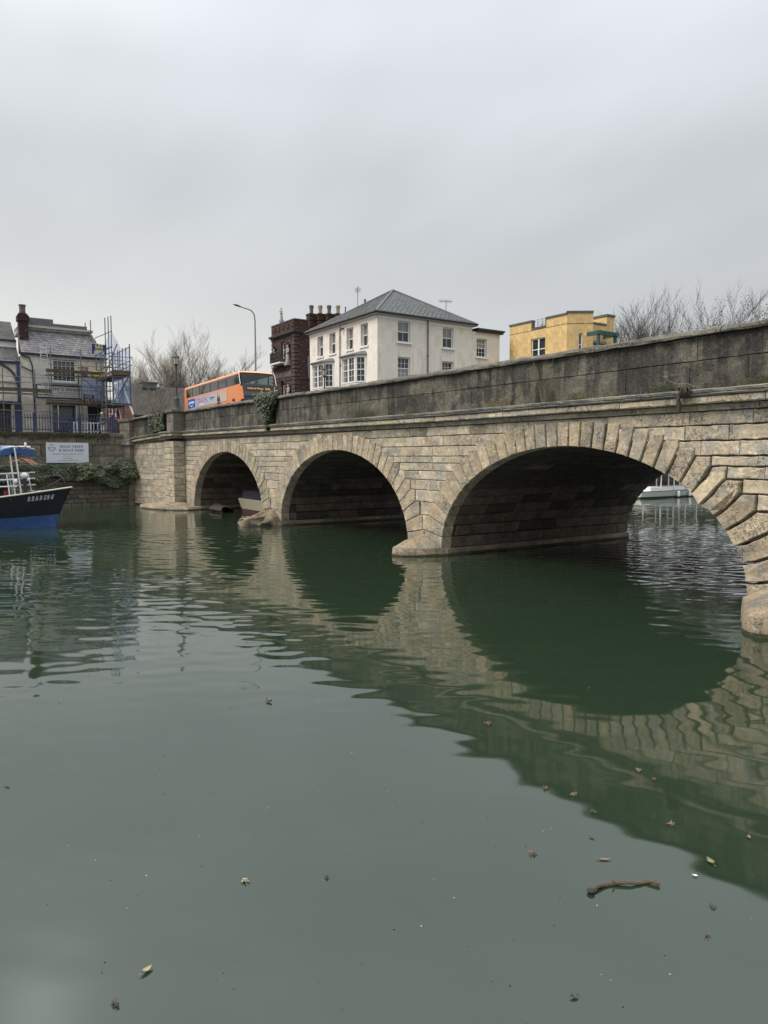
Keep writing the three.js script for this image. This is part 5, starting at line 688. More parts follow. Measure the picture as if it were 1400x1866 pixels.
// bare tree: trunk, limbs and fine twigs; style sets how steep and how far the limbs go
function bareTree(label, pos, H, seed, o = {}) {
  const { spread = 0.42, r0 = 0.2, lean = [0, 0], stems = 3, bark = barkGrey, twig = twigGrey, fine = 1, dense = 0.05, leaves = null, group } = o, r = rng(seed), T = thing('bare_tree', label, 'tree', pos, group), trunk = new GB(), limbs = new GB(), tw = new GB(), tips = [];
  const grow = (p, d, L, rad, depth) => {
    const n = depth < 2 ? 5 : 4, pts = [p.clone()], rr = [rad], q = p.clone(), dir = d.clone(); const kids = [];
    for (let i = 1; i <= n; i++) { dir.x += (r() - 0.5) * 0.28; dir.z += (r() - 0.5) * 0.28; dir.y += 0.05 + (r() - 0.5) * 0.12; dir.normalize(); q.addScaledVector(dir, L / n); pts.push(q.clone()); rr.push(rad * (1 - 0.68 * i / n)); if (i > 1 || depth > 0) kids.push([q.clone(), dir.clone(), rad * (1 - 0.68 * i / n)]); }
    (depth === 0 ? trunk : depth < 3 ? limbs : tw).tube(pts, rr, depth === 0 ? 8 : depth < 3 ? 5 : 3, false);
    if (depth >= 4) { tips.push(q.clone()); return; }
    for (const [kp, kd, kr] of kids) { const m = depth === 3 ? 1.6 * fine : 2; for (let j = 0; j < m; j++) { if (r() > [0.70, 0.68, 0.64, 0.76][depth] + dense) continue; const a = r() * 6.283, s = spread * (0.7 + 0.7 * r()), e = kd.clone().add(V(Math.cos(a) * s * 1.5, 0.25 * r(), Math.sin(a) * s * 1.5)).normalize(); grow(kp, e, L * (0.42 + 0.26 * r()), Math.max(0.009, kr * 0.62), depth + 1); } }
  };
  for (let s = 0; s < stems; s++) { const a = s / stems * 6.283 + r() * 1.2, k = stems > 1 ? 0.30 + 0.2 * r() : 0.05; grow(V(Math.cos(a) * 0.12, 0, Math.sin(a) * 0.12), V(Math.cos(a) * k + lean[0], 1, Math.sin(a) * k + lean[1]).normalize(), H * (0.60 + 0.12 * r()), r0 * (0.8 + 0.3 * r()), 0); }
  part('trunk', trunk, bark, T); part('limbs', limbs, bark, T); part('twigs', tw, twig, T, true);
  if (leaves) { const lf = new GB(); for (const t of tips) for (let k = 0; k < leaves.n; k++) { const a = t.clone().add(V(r() - 0.5, r() - 0.5, r() - 0.5).multiplyScalar(0.5)), d = V(r() - 0.5, r() - 0.5, r() - 0.5).normalize().multiplyScalar(leaves.s), e = V(r() - 0.5, r() - 0.5, r() - 0.5).normalize().multiplyScalar(leaves.s * 0.6); lf.tri(a, a.clone().add(d).add(e), a.clone().add(d).sub(e), [0, 0]); } part('dry_leaves', lf, leaves.m, T, true); }
  return T;
}
bareTree('bare pale many-stemmed tree left of the parapet lamp, nearest to the scaffold', [-65.2, 4.2, -8.6], 7.6, 11, { stems: 5, spread: 0.44, lean: [0, 0.12], dense: 0.02, fine: 1.15 });
bareTree('tallest bare grey tree directly behind the parapet lamp', [-64.0, 4.2, -11.6], 8.8, 12, { stems: 5, spread: 0.38, dense: 0.02, fine: 1.15 });
bareTree('bare grey tree above the rear half of the orange bus', [-62.2, 4.2, -14.0], 8.0, 13, { stems: 4, spread: 0.38, dense: 0.02, fine: 1.15 });
bareTree('smaller bare tree above the front of the bus beside the tall street lamp', [-61.2, 4.2, -16.4], 6.4, 14, { stems: 4, spread: 0.36, dense: 0.02, fine: 1.15 });
bareTree('slender bare sapling leaning to the left in front of the brown tiled roof', [-47.5, 4.2, -4.4], 4.2, 15, { stems: 2, spread: 0.34, r0: 0.06, dense: -0.12, lean: [0, 0.35], bark: barkBrown });
bareTree('small distant bare tree low beside the right edge of the scaffold', [-72, 4.2, -4.0], 4.8, 16, { stems: 3, spread: 0.4, fine: 1.2 });
const ivyDark = std('dry_leaf', [0.06, 0.045, 0.03], { side: THREE.DoubleSide }), ivyGreenDark = std('ivy_on_trunk', [0.03, 0.035, 0.018], { side: THREE.DoubleSide });
[[-28.2, -37.3, 10.2, 'bare brown tree touching the right corner of the yellow house', 21], [-27.0, -39.3, 9.8, 'thin bare tree in the gap right of the tree at the yellow house', 22], [-25.6, -41.4, 11.0, 'broad bare tree with many upright twigs above the middle of the right parapet', 23], [-23.6, -44.4, 10.2, 'rightmost tree, still holding dark dead leaves, above the parapet', 24]].forEach(([x, z, h, label, s], i) => bareTree(label, [x, 2.2, z], h, s, { bark: barkBrown, twig: twigBrown, dense: 0.13, fine: 1.25, stems: i === 1 ? 2 : 4, spread: [0.32, 0.26, 0.36, 0.44][i], r0: 0.14, leaves: i === 3 ? { n: 2, s: 0.10, m: ivyDark } : null }));
function leafMass(n, f, size, seed) { const g = new GB(), r = rng(seed); for (let i = 0; i < n; i++) { const [p, nrm] = f(r); if (!p) continue; const s = size * (0.6 + 0.8 * r()), a = r() * 6.283, t = V(Math.cos(a), -0.5 + r() * 0.6, Math.sin(a)).normalize(), m = nrm.clone().add(V(r() - 0.5, r() - 0.2, r() - 0.5).multiplyScalar(0.9)).normalize(), sd = t.clone().cross(m).normalize(), dn = m.clone().cross(sd).normalize(); const b = p.clone().addScaledVector(dn, -s * 0.5), tip = p.clone().addScaledVector(dn, s * 0.6), l = p.clone().addScaledVector(sd, s * 0.45).addScaledVector(m, s * 0.12), q = p.clone().addScaledVector(sd, -s * 0.45).addScaledVector(m, s * 0.12), u = [r(), r()]; g.tri(b, l, tip, u); g.tri(b, tip, q, u); } return g; }
const ivyMats = [std('ivy_leaf', [0.045, 0.060, 0.030], { side: THREE.DoubleSide, roughness: 0.6 }), std('ivy_leaf_light', [0.10, 0.12, 0.065], { side: THREE.DoubleSide, roughness: 0.6 })];
function ivy(name, label, cat, base, n, f, size, seed, mats = ivyMats) { const t = worldThing(name, label, cat, base); mats.forEach((m, i) => part('foliage', leafMass(Math.round(n * (i ? 0.35 : 1)), f, size * (i ? 0.9 : 1), seed + i), m, t, true)); return t; }
{
  const t1 = ivy('ivy', 'dense clump of ivy hanging over the parapet just right of the bus', 'ivy', [-16.6, 4.2, 0.1], 2600, (r) => { const y = mix(4.05, 5.66, Math.pow(r(), 0.75)), k = (y - 4.05) / 1.6, c = mix(-16.15, -16.75, k), w = mix(0.12, 1.35, Math.pow(k, 1.25)) * (0.85 + 0.3 * vn(y * 5, 3, 0, 0, 61)); const u = r() * 2 - 1, x = c + u * w; return [V(x, y + 0.08 * (r() - 0.5), 0.12 + 0.26 * Math.sqrt(Math.max(0, 1 - u * u)) * r() + (y > 5.45 ? -0.3 * r() : 0)), V(0, 0.3, 1)]; }, 0.10, 71);
  part('stem', new GB().tube([V(-16.2, 4.0, 0.3), V(-16.3, 4.5, 0.2), V(-16.6, 5.2, 0.12), V(-16.8, 5.5, 0)], 0.02, 5), barkBrown, t1);
  const wd = V(-3.6, 0, 1.3).normalize(), wn = V(1.3, 0, 3.6).normalize();
  const t2 = ivy('ivy', 'square mat of ivy on the wing wall parapet left of the lamp', 'ivy', [-30.4, 4.6, 0.9], 1900, (r) => { const u = 0.15 + 1.35 * r(), y = mix(4.5, 5.5, r()) - 0.12 * u; return [V(-29.5, 0, 0.45).addScaledVector(wd, u).addScaledVector(wn, 0.06 + 0.14 * r() + 0.1 * vn(u * 4, y * 4, 0, 0, 8)).setY(y), wn]; }, 0.10, 73);
  part('stem', new GB().tube([V(-30.2, 4.3, 0.95), V(-30.4, 5.0, 1.0), V(-30.6, 5.4, 0.95)], 0.018, 5), barkBrown, t2);
  const shrubMats = [std('shrub_leaf', [0.055, 0.075, 0.035], { side: THREE.DoubleSide, roughness: 0.7 }), std('shrub_leaf_grey', [0.16, 0.17, 0.105], { side: THREE.DoubleSide, roughness: 0.8 })];
  const t3 = ivy('ledge_shrub', 'bushy grey-green shrub growing along the quay ledge up to the bridge abutment', 'shrub', [-32.6, 2.2, 2.8], 3600, (r) => { const z = mix(0.9, 4.9, r()), k = 0.55 + 0.45 * Math.sin((z - 0.9) / 4 * Math.PI * 0.75 + 0.9), top = 2.35 + 0.55 * k * vn(z * 1.6, 2, 0, 0, 31), bot = 1.75 - 0.95 * vn(z * 1.1 + 7, 5, 0, 0, 32) * (z > 2 ? 1 : 0.35), y = mix(bot, top, r()), d = 0.25 + 0.75 * vn(z * 2.2, y * 2.2, 0, 0, 33); return [V(-33.0 + d * (0.5 + 0.55 * r()), y, z), V(1, 0.35, 0.2)]; }, 0.11, 75, shrubMats);
  part('stem', new GB().tube([V(-32.9, 2.3, 3.2), V(-32.5, 2.6, 3.0), V(-32.3, 2.1, 2.9)], 0.025, 5).tube([V(-32.9, 2.3, 2.0), V(-32.5, 2.5, 1.8), V(-32.2, 2.3, 1.7)], 0.025, 5), barkBrown, t3);
  ivy('trailing_ivy', 'dark ivy trailing from the quay ledge behind the blue-hulled boat', 'ivy', [-32.6, 2.2, 7.3], 3400, (r) => { const z = mix(4.6, 10.5, r()), top = 2.42 + 0.12 * vn(z * 3, 1, 0, 0, 34), bot = 1.9 - 0.55 * vn(z * 1.3, 8, 0, 0, 35), y = mix(bot, top, r()); return [V(-32.72 + 0.28 * vn(z * 2, y * 3, 0, 0, 36) + 0.12 * r(), y, z), V(1, 0.2, 0)]; }, 0.11, 79);
  ivy('hanging_moss', 'ragged dark moss and creeper along the coping above the boat trips sign', 'moss', [-33.1, 4.1, 5], 1500, (r) => { const z = mix(2.9, 9.5, r()), y = 4.30 - 0.35 * r() * r() * (0.4 + vn(z * 2, 3, 0, 0, 37)); return [V(-33.1 + 0.06 * r(), y, z), V(1, 0, 0)]; }, 0.08, 83, [std('moss_brown', [0.06, 0.055, 0.03], { side: THREE.DoubleSide })]);
  // weeds on the cornice
  const dry = [std('dry_weed', [0.15, 0.12, 0.075], { side: THREE.DoubleSide }), std('green_weed', [0.06, 0.065, 0.03], { side: THREE.DoubleSide })];
  const tuft = (seed, n, w, h, mi) => { const g = new GB(), r = rng(seed); for (let i = 0; i < n; i++) { const x = (r() - 0.5) * w, z = (r() - 0.5) * 0.12, a = r() * 6.28, l = h * (0.4 + 0.8 * r()), e = V(x + Math.cos(a) * l * 0.6, l, z + Math.sin(a) * l * 0.5), b = V(x, 0, z), m = b.clone().lerp(e, 0.55).add(V(0, l * 0.15, 0)); const s = 0.007; g.tri(b.clone().add(V(-s, 0, 0)), b.clone().add(V(s, 0, 0)), m, [0, 0]); g.tri(m.clone().add(V(-s, 0, 0)), m.clone().add(V(s, 0, 0)), e, [0, 0]); if (mi) { const c = m.clone().lerp(e, r()); g.tri(c, c.clone().add(V(0.025, 0.015, 0.01)), c.clone().add(V(0.01, 0.03, 0)), [0, 0]); } } return g; };
  const rw = rng(303), put = (x, seed, n, w, h, mi, label, group) => { const t = thing('weed_tuft', label, 'weeds', [x, 4.2 + rise(x), 0.13], group); part('blades', tuft(seed, n, w, h, mi), dry[mi], t, true); };
  [-13.2, -12.1, -7.6, -5.9, -3.4, 0.55, 1.2, 5.6].forEach((x, i) => put(x, 400 + i, 90, 0.5 + 0.3 * rw(), 0.17, i % 2, 'small ' + (i % 2 ? 'greenish' : 'dry brown') + ' weed tuft on the cornice ' + ['above the right side of the leftmost pier', 'just right of the hanging ivy', 'right of the longest weed strip', 'above the middle pier', 'left of the weeds over the nearest arch', 'left of the arch crown stalks', 'right of the arch crown stalks', 'beyond the dark weeds at far right'][i], 'weed tufts along the cornice ledge'));
  put(-8.8, 420, 260, 1.3, 0.28, 1, 'longest strip of green weeds on the cornice between the left and middle piers', null); put(-2.15, 421, 170, 0.8, 0.26, 0, 'dry brown weeds on the cornice above the left haunch of the nearest arch', null); put(4.75, 422, 130, 0.6, 0.17, 1, 'dark green weeds on the cornice at the right edge of the photo', null); put(2.75, 423, 150, 0.5, 0.16, 1, 'dark weed clump on the cornice just left of the knotted rope', null);
  const D = thing('dry_stalks', 'thin dry stalks of a dead plant leaning on the parapet above the nearest arch', 'plant', [-0.55, 4.2, 0.12]), ds = new GB(), rd = rng(44); for (let i = 0; i < 9; i++) { const a = V((rd() - 0.5) * 0.5, 0, 0), k = (rd() - 0.6) * 0.7; ds.tube([a, a.clone().add(V(k * 0.3, 0.3, 0.04)), a.clone().add(V(k, 0.55 + rd() * 0.35, 0.02)), a.clone().add(V(k * 1.6, 0.6 + rd() * 0.5, 0.03))], [0.008, 0.007, 0.005, 0.003], 4); } part('stalks', ds, dry[0], D);
  const D2 = thing('dead_flower_stem', 'pale dead flower stem bent over the cornice beside the knotted rope', 'plant', [3.2, 4.2, 0.15]), d2 = new GB(); d2.tube([V(0.1, 0.02, 0.05), V(-0.05, 0.14, 0.1), V(-0.24, 0.22, 0.1), V(-0.32, 0.36, 0.08)], 0.0035, 4).tube([V(-0.05, 0.14, 0.1), V(0.2, 0.12, 0.1), V(0.35, 0.05, 0.12)], 0.005, 4); for (let i = 0; i < 14; i++) d2.tube([V(-0.3 + (rd() - 0.5) * 0.1, 0.33 + (rd() - 0.5) * 0.12, 0.08), V(-0.3 + (rd() - 0.5) * 0.16, 0.36 + (rd() - 0.5) * 0.16, 0.1)], 0.0035, 4); part('stem', d2, std('bleached_stem', [0.26, 0.24, 0.20]), D2);
  // knotted rope on the cornice
  const R = thing('knotted_rope', 'old grey rope knotted round the cornice moulding with its end hanging down', 'rope', [3.36, 4.15, 0.3]), rg = new GB(), tail = new GB(), ro = std('old_rope', [0.16, 0.135, 0.10], { map: rep(barkMap, 6) });
  for (let k = 0; k < 5; k++) { const c = V(-0.08 + k * 0.045, 0.03, 0.0), p = []; for (let i = 0; i <= 14; i++) { const a = i / 14 * 6.283; p.push(c.clone().add(V(0.055 * Math.sin(a) * (k % 2 ? 0.4 : 0.9) + 0.02 * Math.sin(2 * a + k), 0.085 * Math.cos(a), 0.055 * Math.sin(a) + 0.01))); } rg.tube(p, 0.024, 6); }
  part('knot', rg, ro, R); tail.tube([V(-0.1, 0.02, 0.0), V(-0.12, -0.1, 0.03), V(-0.10, -0.22, 0.0), V(-0.11, -0.38, 0.0)], [0.025, 0.04, 0.045, 0.03], 8).tube([V(-0.06, 0.02, 0.02), V(-0.09, -0.12, 0.04), V(-0.13, -0.22, 0.02), V(-0.12, -0.34, 0.01)], [0.02, 0.028, 0.026, 0.018], 6); part('tail', tail, ro, R);
}
/* ------------------------------------------------------------------ street lamps */
function parapetLamp(label, pos, s) {
  const L = thing('parapet_lamp', label, 'street lamp', pos, 'lantern lamps on the bridge parapets'); const c = V(0, 0, 0);
  part('pedestal', new GB().lathe([[0.23, 0], [0.23, 0.08], [0.17, 0.13], [0.15, 0.55], [0.17, 0.60], [0.15, 0.68], [0.10, 0.72], [0.0, 0.74]], c, 8), castIron, L);
  part('column', new GB().lathe([[0.075, 0.70], [0.085, 0.74], [0.06, 0.80], [0.055, 1.3], [0.075, 1.34], [0.05, 1.40], [0.042, 2.1], [0.06, 2.16], [0.042, 2.2], [0.045, 2.42], [0.10, 2.52], [0.115, 2.56]], c, 12), castIron, L);
  part('lantern_glass', new GB().lathe([[0.10, 2.561], [0.155, 2.92]], c, 12), new THREE.MeshStandardMaterial({ color: col(0.47, 0.43, 0.30), roughness: 0.5 }), L);
  const rb2 = new GB(); for (let i = 0; i < 4; i++) { const a = i * Math.PI / 2 + 0.4; rb2.tube([V(0.108 * Math.cos(a), 2.55, 0.108 * Math.sin(a)), V(0.163 * Math.cos(a), 2.93, 0.163 * Math.sin(a))], 0.010, 5); } part('glazing_bar', rb2, castIron, L);
  part('cap', new GB().lathe([[0.0, 2.925], [0.20, 2.92], [0.205, 2.95], [0.12, 3.02], [0.075, 3.10], [0.05, 3.14], [0.035, 3.2], [0.012, 3.30], [0.0, 3.31]], c, 14), castIron, L); return L;
}
parapetLamp('black lantern lamp on the left parapet pillar before the bare trees', [-28.35, 5.55, 0.28]);
parapetLamp('black lantern lamp on far parapet before the left bay window of the white house', [-26.76, 5.3, ZB + 0.17]);
{
  const T = thing('tall_street_lamp', 'tall grey street lamp with a bent arm behind the front of the bus', 'street lamp', [-38.75, 4.4, -9.05]), pts = [V(0, 0, 0), V(0, 4.5, 0), V(0, 8.7, 0), V(0, 9.15, 0.06), V(0, 9.38, 0.24), V(0, 9.47, 0.45), V(0, 9.60, 1.15)], gm = std('lamp_grey', [0.19, 0.195, 0.19], { roughness: 0.6 });
  part('pole', new GB().tube([V(0, 0, 0), V(0, 1.4, 0)], 0.10, 10).tube(pts, [0.075, 0.07, 0.05, 0.048, 0.046, 0.044, 0.04], 10), gm, T);
  part('lamp_head', new GB().lathe([[0, -0.04], [0.11, -0.02], [0.12, 0.02], [0.07, 0.06], [0, 0.07]], V(0, 0, 0), 12).geo().scale(1, 1, 3.0).rotateX(-0.18).translate(0, 9.64, 1.38), std('lamp_dark', [0.06, 0.06, 0.06]), T); part('photocell', new GB().tube([V(0, 9.68, 1.4), V(0, 9.78, 1.42)], 0.03, 8), black, T);
}
/* ------------------------------------------------------------------ orange double-decker bus */
{
  const B = thing('double_decker_bus', 'orange double-decker bus with a printed side panel crossing the bridge', 'bus', [-33.17, 4.42, -6.7]); B.rotation.z = 0.0205;
  const or = new THREE.MeshPhysicalMaterial({ color: col(0.70, 0.235, 0.075), roughness: 0.38, clearcoat: 0.4, clearcoatRoughness: 0.2 }), roofM = std('bus_roof', [0.72, 0.33, 0.17], { roughness: 0.4 }), dk = std('bus_dark', [0.022, 0.024, 0.03], { roughness: 0.35 }), inner = std('bus_interior', [0.22, 0.23, 0.24]);
  or.name = 'bus_orange'; const L = 11.4, W = 1.2, fx = (y) => 0.02 + Math.max(0, 4.2 - y) * 0.29 * (y > 2.4 ? 1 : 0) + (y <= 2.4 ? 0.52 + (2.4 - y) * 0.03 : 0);
  // side panels
  for (const s of [1, -1]) { part('side_panel', new GB().box(-L, 0.1, 0.35, 3.34, s > 0 ? W - 0.03 : -W, s > 0 ? W : -W + 0.03), or, B); part('cant_rail', new GB().box(-L, -0.1, 4.0, 4.08, s > 0 ? W - 0.04 : -W, s > 0 ? W : -W + 0.04), or, B); }
  const ps = (x0, x1, s) => part('pillar', new GB().box(x0, x1, 3.34, 4.0, s > 0 ? W - 0.035 : -W + 0.002, s > 0 ? W - 0.002 : -W + 0.035), x1 > -0.2 || x0 < -11 ? or : dk, B);
  const xs = [-10.95, -9.55, -7.95, -7.2, -5.65, -4.0, -2.5, -0.8];
  for (const s of [1, -1]) { ps(-L, -10.98, s); for (const x of xs.slice(1, -1)) ps(x - 0.035, x + 0.035, s); ps(-0.78, -0.62, s); for (let i = 0; i < xs.length - 1; i++) part('window_pane', new GB().box(xs[i] + 0.03, xs[i + 1] - 0.03, 3.36, 3.99, s * (W - 0.02) - 0.004, s * (W - 0.02) + 0.004), busGlass(), B); part('window_pane', new GB().box(-0.62, -0.1, 3.36, 3.99, s * (W - 0.02) - 0.004, s * (W - 0.02) + 0.004), busGlass(), B); }
  part('window_trim', new GB().box(-4.0, -2.5, 3.78, 3.81, W - 0.012, W + 0.006), dk, B);
  // roof, rounded
  const prof = [[-W, 4.06], [-W + 0.02, 4.14], [-W + 0.12, 4.2], [-0.6, 4.235], [0, 4.245], [0.6, 4.235], [W - 0.12, 4.2], [W - 0.02, 4.14], [W, 4.06]], rings = [-L, -L + 0.06, -6, -0.5, -0.12, 0.0, 0.06].map((x, i) => prof.map(([z, y]) => V(x + (i > 3 ? 0.16 * (1 - Math.abs(z) / W) ** 0.6 * (i - 3) / 3 : 0), i === 0 ? y - 0.1 : i === 6 ? 4.08 + (y - 4.06) * 0.1 : i === 5 ? mix(4.08, y, 0.65) : y, z * (i === 6 ? 0.97 : 1)))); part('roof', new GB().loft(rings.reverse()), roofM, B);
  part('ceiling', new GB().box(-L + 0.1, -0.2, 4.03, 4.05, -W + 0.05, W - 0.05), std('bus_ceiling', [0.5, 0.5, 0.5]), B); part('upper_floor', new GB().box(-L + 0.1, 0.2, 2.3, 2.36, -W + 0.04, W - 0.04), inner, B); part('rear_panel', new GB().box(-L - 0.03, -L, 0.4, 4.1, -W, W), or, B);
  const seat = new GB().box(-0.06, 0.06, 2.37, 3.5, -0.42, 0.42).box(0.06, 0.42, 2.6, 2.75, -0.42, 0.42).geo(), sm3 = std('seat_cloth', [0.04, 0.055, 0.10]); for (let i = 0; i < 12; i++) for (const z of [-0.66, 0.66]) { const m = part('seat', seat.clone(), sm3, B); m.position.set(-1.6 - i * 0.78, 0, z); }
  for (const [x, z, c, label] of [[-4.9, 0.62, [0.55, 0.55, 0.55], 'passenger in a white top seated behind the middle upper window of the bus'], [-7.0, 0.62, [0.10, 0.10, 0.13], 'passenger in dark clothes seated behind an upper window near the rear of the bus']]) { const p = thing('person', label, 'person', [-33.17 + x, 4.42 + 2.36 + x * 0.0205, -6.7 + z]); part('body', passenger(), std('passenger_clothes', c), p); part('head', new THREE.SphereGeometry(0.1, 12, 10).scale(0.9, 1.15, 1).translate(0, 1.12, 0), std('skin', [0.42, 0.27, 0.2]), p); part('hair', new THREE.SphereGeometry(0.108, 12, 8, 0, 6.3, 0, 1.5).translate(-0.01, 1.14, 0), castIron, p); }
  function passenger() { return figureGeo([[V(0, 0.96, 0), V(0, 1.04, 0), 0.055, 0.05], [V(0, 0.86, -0.15), V(0, 0.86, 0.15), 0.09, 0.09], [V(0, 0.8, 0), V(0, 0.42, 0), 0.15, 0.16], [V(0, 0.38, 0.1), V(0.42, 0.42, 0.1), 0.085, 0.07], [V(0, 0.38, -0.1), V(0.42, 0.42, -0.1), 0.085, 0.07], [V(0.42, 0.42, 0.1), V(0.42, 0.05, 0.1), 0.06, 0.05], [V(0.42, 0.42, -0.1), V(0.42, 0.05, -0.1), 0.06, 0.05], [V(0, 0.85, 0.19), V(0.1, 0.58, 0.22), 0.055, 0.045], [V(0.1, 0.58, 0.22), V(0.3, 0.52, 0.12), 0.042, 0.035], [V(0, 0.85, -0.19), V(0.1, 0.58, -0.22), 0.055, 0.045], [V(0.1, 0.58, -0.22), V(0.3, 0.52, -0.12), 0.042, 0.035]], [-0.4, -0.1, -0.6], [0.7, 1.1, 0.6], 48); }
  // front: curved screen, destination panel, lower screen
  const front = (y0, y1, in0 = 0) => { const rg = []; for (let j = 0; j <= 4; j++) { const y = mix(y0, y1, j / 4), row = []; for (let i = 0; i <= 14; i++) { const t = i / 14 * 2 - 1; row.push(V(fx(y) + 0.16 * (1 - t * t) - 0.06 - in0, y, -t * (W - 0.06))); } rg.push(row); } return new GB().loft(rg); };
  part('upper_windscreen', front(3.33, 4.08), busGlass(), B); part('destination_panel', front(2.5, 3.33), dk, B); part('lower_windscreen', front(1.0, 2.46), darkGlass, B); part('front_panel', front(0.35, 0.99), or, B);
  for (const s of [1, -1]) { const g = new GB(); const a = [], n = 8; for (let j = 0; j <= n; j++) { const y = mix(2.3, 4.08, j / n); a.push([V(fx(y) - 0.06, y, s * (W - 0.06)), V(fx(y) - 0.09, y, s * (W - 0.004)), V(-0.12, y, s * W)]); } g.loft(s > 0 ? a.map((q) => q.slice().reverse()).reverse() : a.map((q) => q).reverse()); const keep = y => y; part('corner_panel', new GB().loft((s > 0 ? a.map((q) => q.slice()) : a.map((q) => q.slice().reverse())).slice(0, 5)), or, B); }
  const dt = canvasTex(512, 128, (c, w, h) => { c.fillStyle = '#0d0f14'; c.fillRect(0, 0, w, h); c.fillStyle = '#ffb43a'; c.font = 'bold 60px sans-serif'; c.fillText('Oxford Pkwy', 18, 84, 320); c.font = 'bold 70px sans-serif'; c.fillText('300', 372, 88); });
  { const rg = []; for (let j = 0; j <= 2; j++) { const y = mix(2.86, 3.2, j / 2), row = []; for (let i = 0; i <= 10; i++) { const t = (i / 10 * 2 - 1) * 0.78; row.push(V(fx(y) + 0.16 * (1 - t * t) - 0.052, y, -t * (W - 0.06))); } rg.push(row); } const g = new THREE.BufferGeometry(), P = [], U = [], I = []; rg.forEach((row, j) => row.forEach((p, i) => { P.push(p.x, p.y, p.z); U.push(i / 10, j / 2); })); for (let j = 0; j < 2; j++) for (let i = 0; i < 10; i++) { const a = j * 11 + i; I.push(a, a + 1, a + 12, a, a + 12, a + 11); } g.setAttribute('position', new THREE.Float32BufferAttribute(P, 3)); g.setAttribute('uv', new THREE.Float32BufferAttribute(U, 2)); g.setIndex(I); g.computeVertexNormals(); const m = new THREE.MeshStandardMaterial({ color: 0x000000, emissive: 0xffffff, emissiveMap: dt, emissiveIntensity: 0.55, roughness: 0.4 }); part('destination_display', g, m, B); }
  part('display_tray', front(2.62, 2.8, -0.004), std('display_grey', [0.07, 0.075, 0.085]), B);
  // printed side panel
  const ad = canvasTex(1024, 128, (c, w, h) => { const g = c.createLinearGradient(0, 0, w, 0); g.addColorStop(0, '#c79aa0'); g.addColorStop(0.35, '#9aa9c0'); g.addColorStop(0.65, '#a9b0bd'); g.addColorStop(1, '#c9a08a'); c.fillStyle = g; c.fillRect(0, 0, w, h); c.fillStyle = '#1d4fa8'; c.fillRect(0, 0, 205, h); c.fillStyle = '#fff'; c.font = 'bold 56px sans-serif'; c.textAlign = 'center'; c.fillText('prime', 104, 66); c.strokeStyle = '#fff'; c.lineWidth = 8; c.beginPath(); c.arc(104, 62, 42, 0.5, 2.64); c.stroke(); const r = rng(9); c.fillStyle = '#b8484f'; for (let i = 0; i < 6; i++) { c.fillRect(285 + i * 46, 24, 10, 62); c.fillRect(285 + i * 46, 24 + (i % 3) * 24, 34, 11); } c.fillStyle = '#e8e4e0'; c.fillRect(330, 98, 120, 14); c.fillStyle = '#333a4a'; c.fillRect(600, 44, 120, 16); c.fillRect(630, 74, 50, 8); c.fillStyle = 'rgba(210,200,190,.5)'; for (let i = 0; i < 5; i++) c.fillRect(760 + i * 52, 10 + r() * 30, 14, h); });
  const pl = new THREE.PlaneGeometry(8.36, 0.70); pl.translate(-6.43, 2.82, W + 0.012); part('side_advert', pl, new THREE.MeshStandardMaterial({ map: ad, roughness: 0.45 }), B);
  part('advert_frame', new GB().box(-10.63, -2.22, 2.44, 2.47, W, W + 0.02).box(-10.63, -2.22, 3.17, 3.20, W, W + 0.02), std('panel_frame', [0.5, 0.5, 0.5]), B);
  const fig = new GB(); for (const [x, h, w2] of [[-4.05, 0.75, 0.17], [-3.75, 0.62, 0.15]]) fig.loft([[-1, 0], [-1, 0.4], [-0.75, 0.62], [-0.28, 0.74], [-0.22, 1], [0.22, 1], [0.28, 0.74], [0.75, 0.62], [1, 0.4], [1, 0]].map(([a, b]) => [V(x + a * w2, 2.30 + b * h * 1.1, W + 0.016), V(x, 2.30 + b * h * 1.1, W + 0.017)])); part('advert_figures', fig, std('advert_ink', [0.03, 0.035, 0.05], { side: THREE.DoubleSide }), B);
  for (const s of [1, -1]) part('mirror_arm', new GB().tube([V(0.0, 4.24, s * (W + 0.02)), V(0.13, 3.9, s * (W + 0.09)), V(0.34, 3.28, s * (W + 0.1))], 0.028, 6), whitePaint, B);
  for (const x of [-9.2, -2.6]) for (const s of [1, -1]) { const w = new THREE.Group(); w.name = 'wheel'; w.position.set(x, 0.47, s * (W - 0.16)); B.add(w); part('tyre', new THREE.TorusGeometry(0.36, 0.13, 10, 24), dk, w); part('rim', new THREE.CylinderGeometry(0.28, 0.28, 0.16, 16).rotateX(Math.PI / 2), steel, w); }
  for (const [x, y] of [[-1.0, 2.35], [-1.25, 2.38]]) part('fuel_flap', new GB().lathe([[0, 0], [0.1, 0.0], [0.1, 0.02], [0, 0.02]], V(0, 0, 0), 10).geo().rotateX(Math.PI / 2).translate(x, y, W + 0.002), dk, B);
  function busGlass() { return busGlass.m || (busGlass.m = Object.assign(new THREE.MeshPhysicalMaterial({ color: col(0.55, 0.60, 0.61), roughness: 0.04, transmission: 1, thickness: 0, ior: 1.5 }), { name: 'tinted_glass' })); }
}
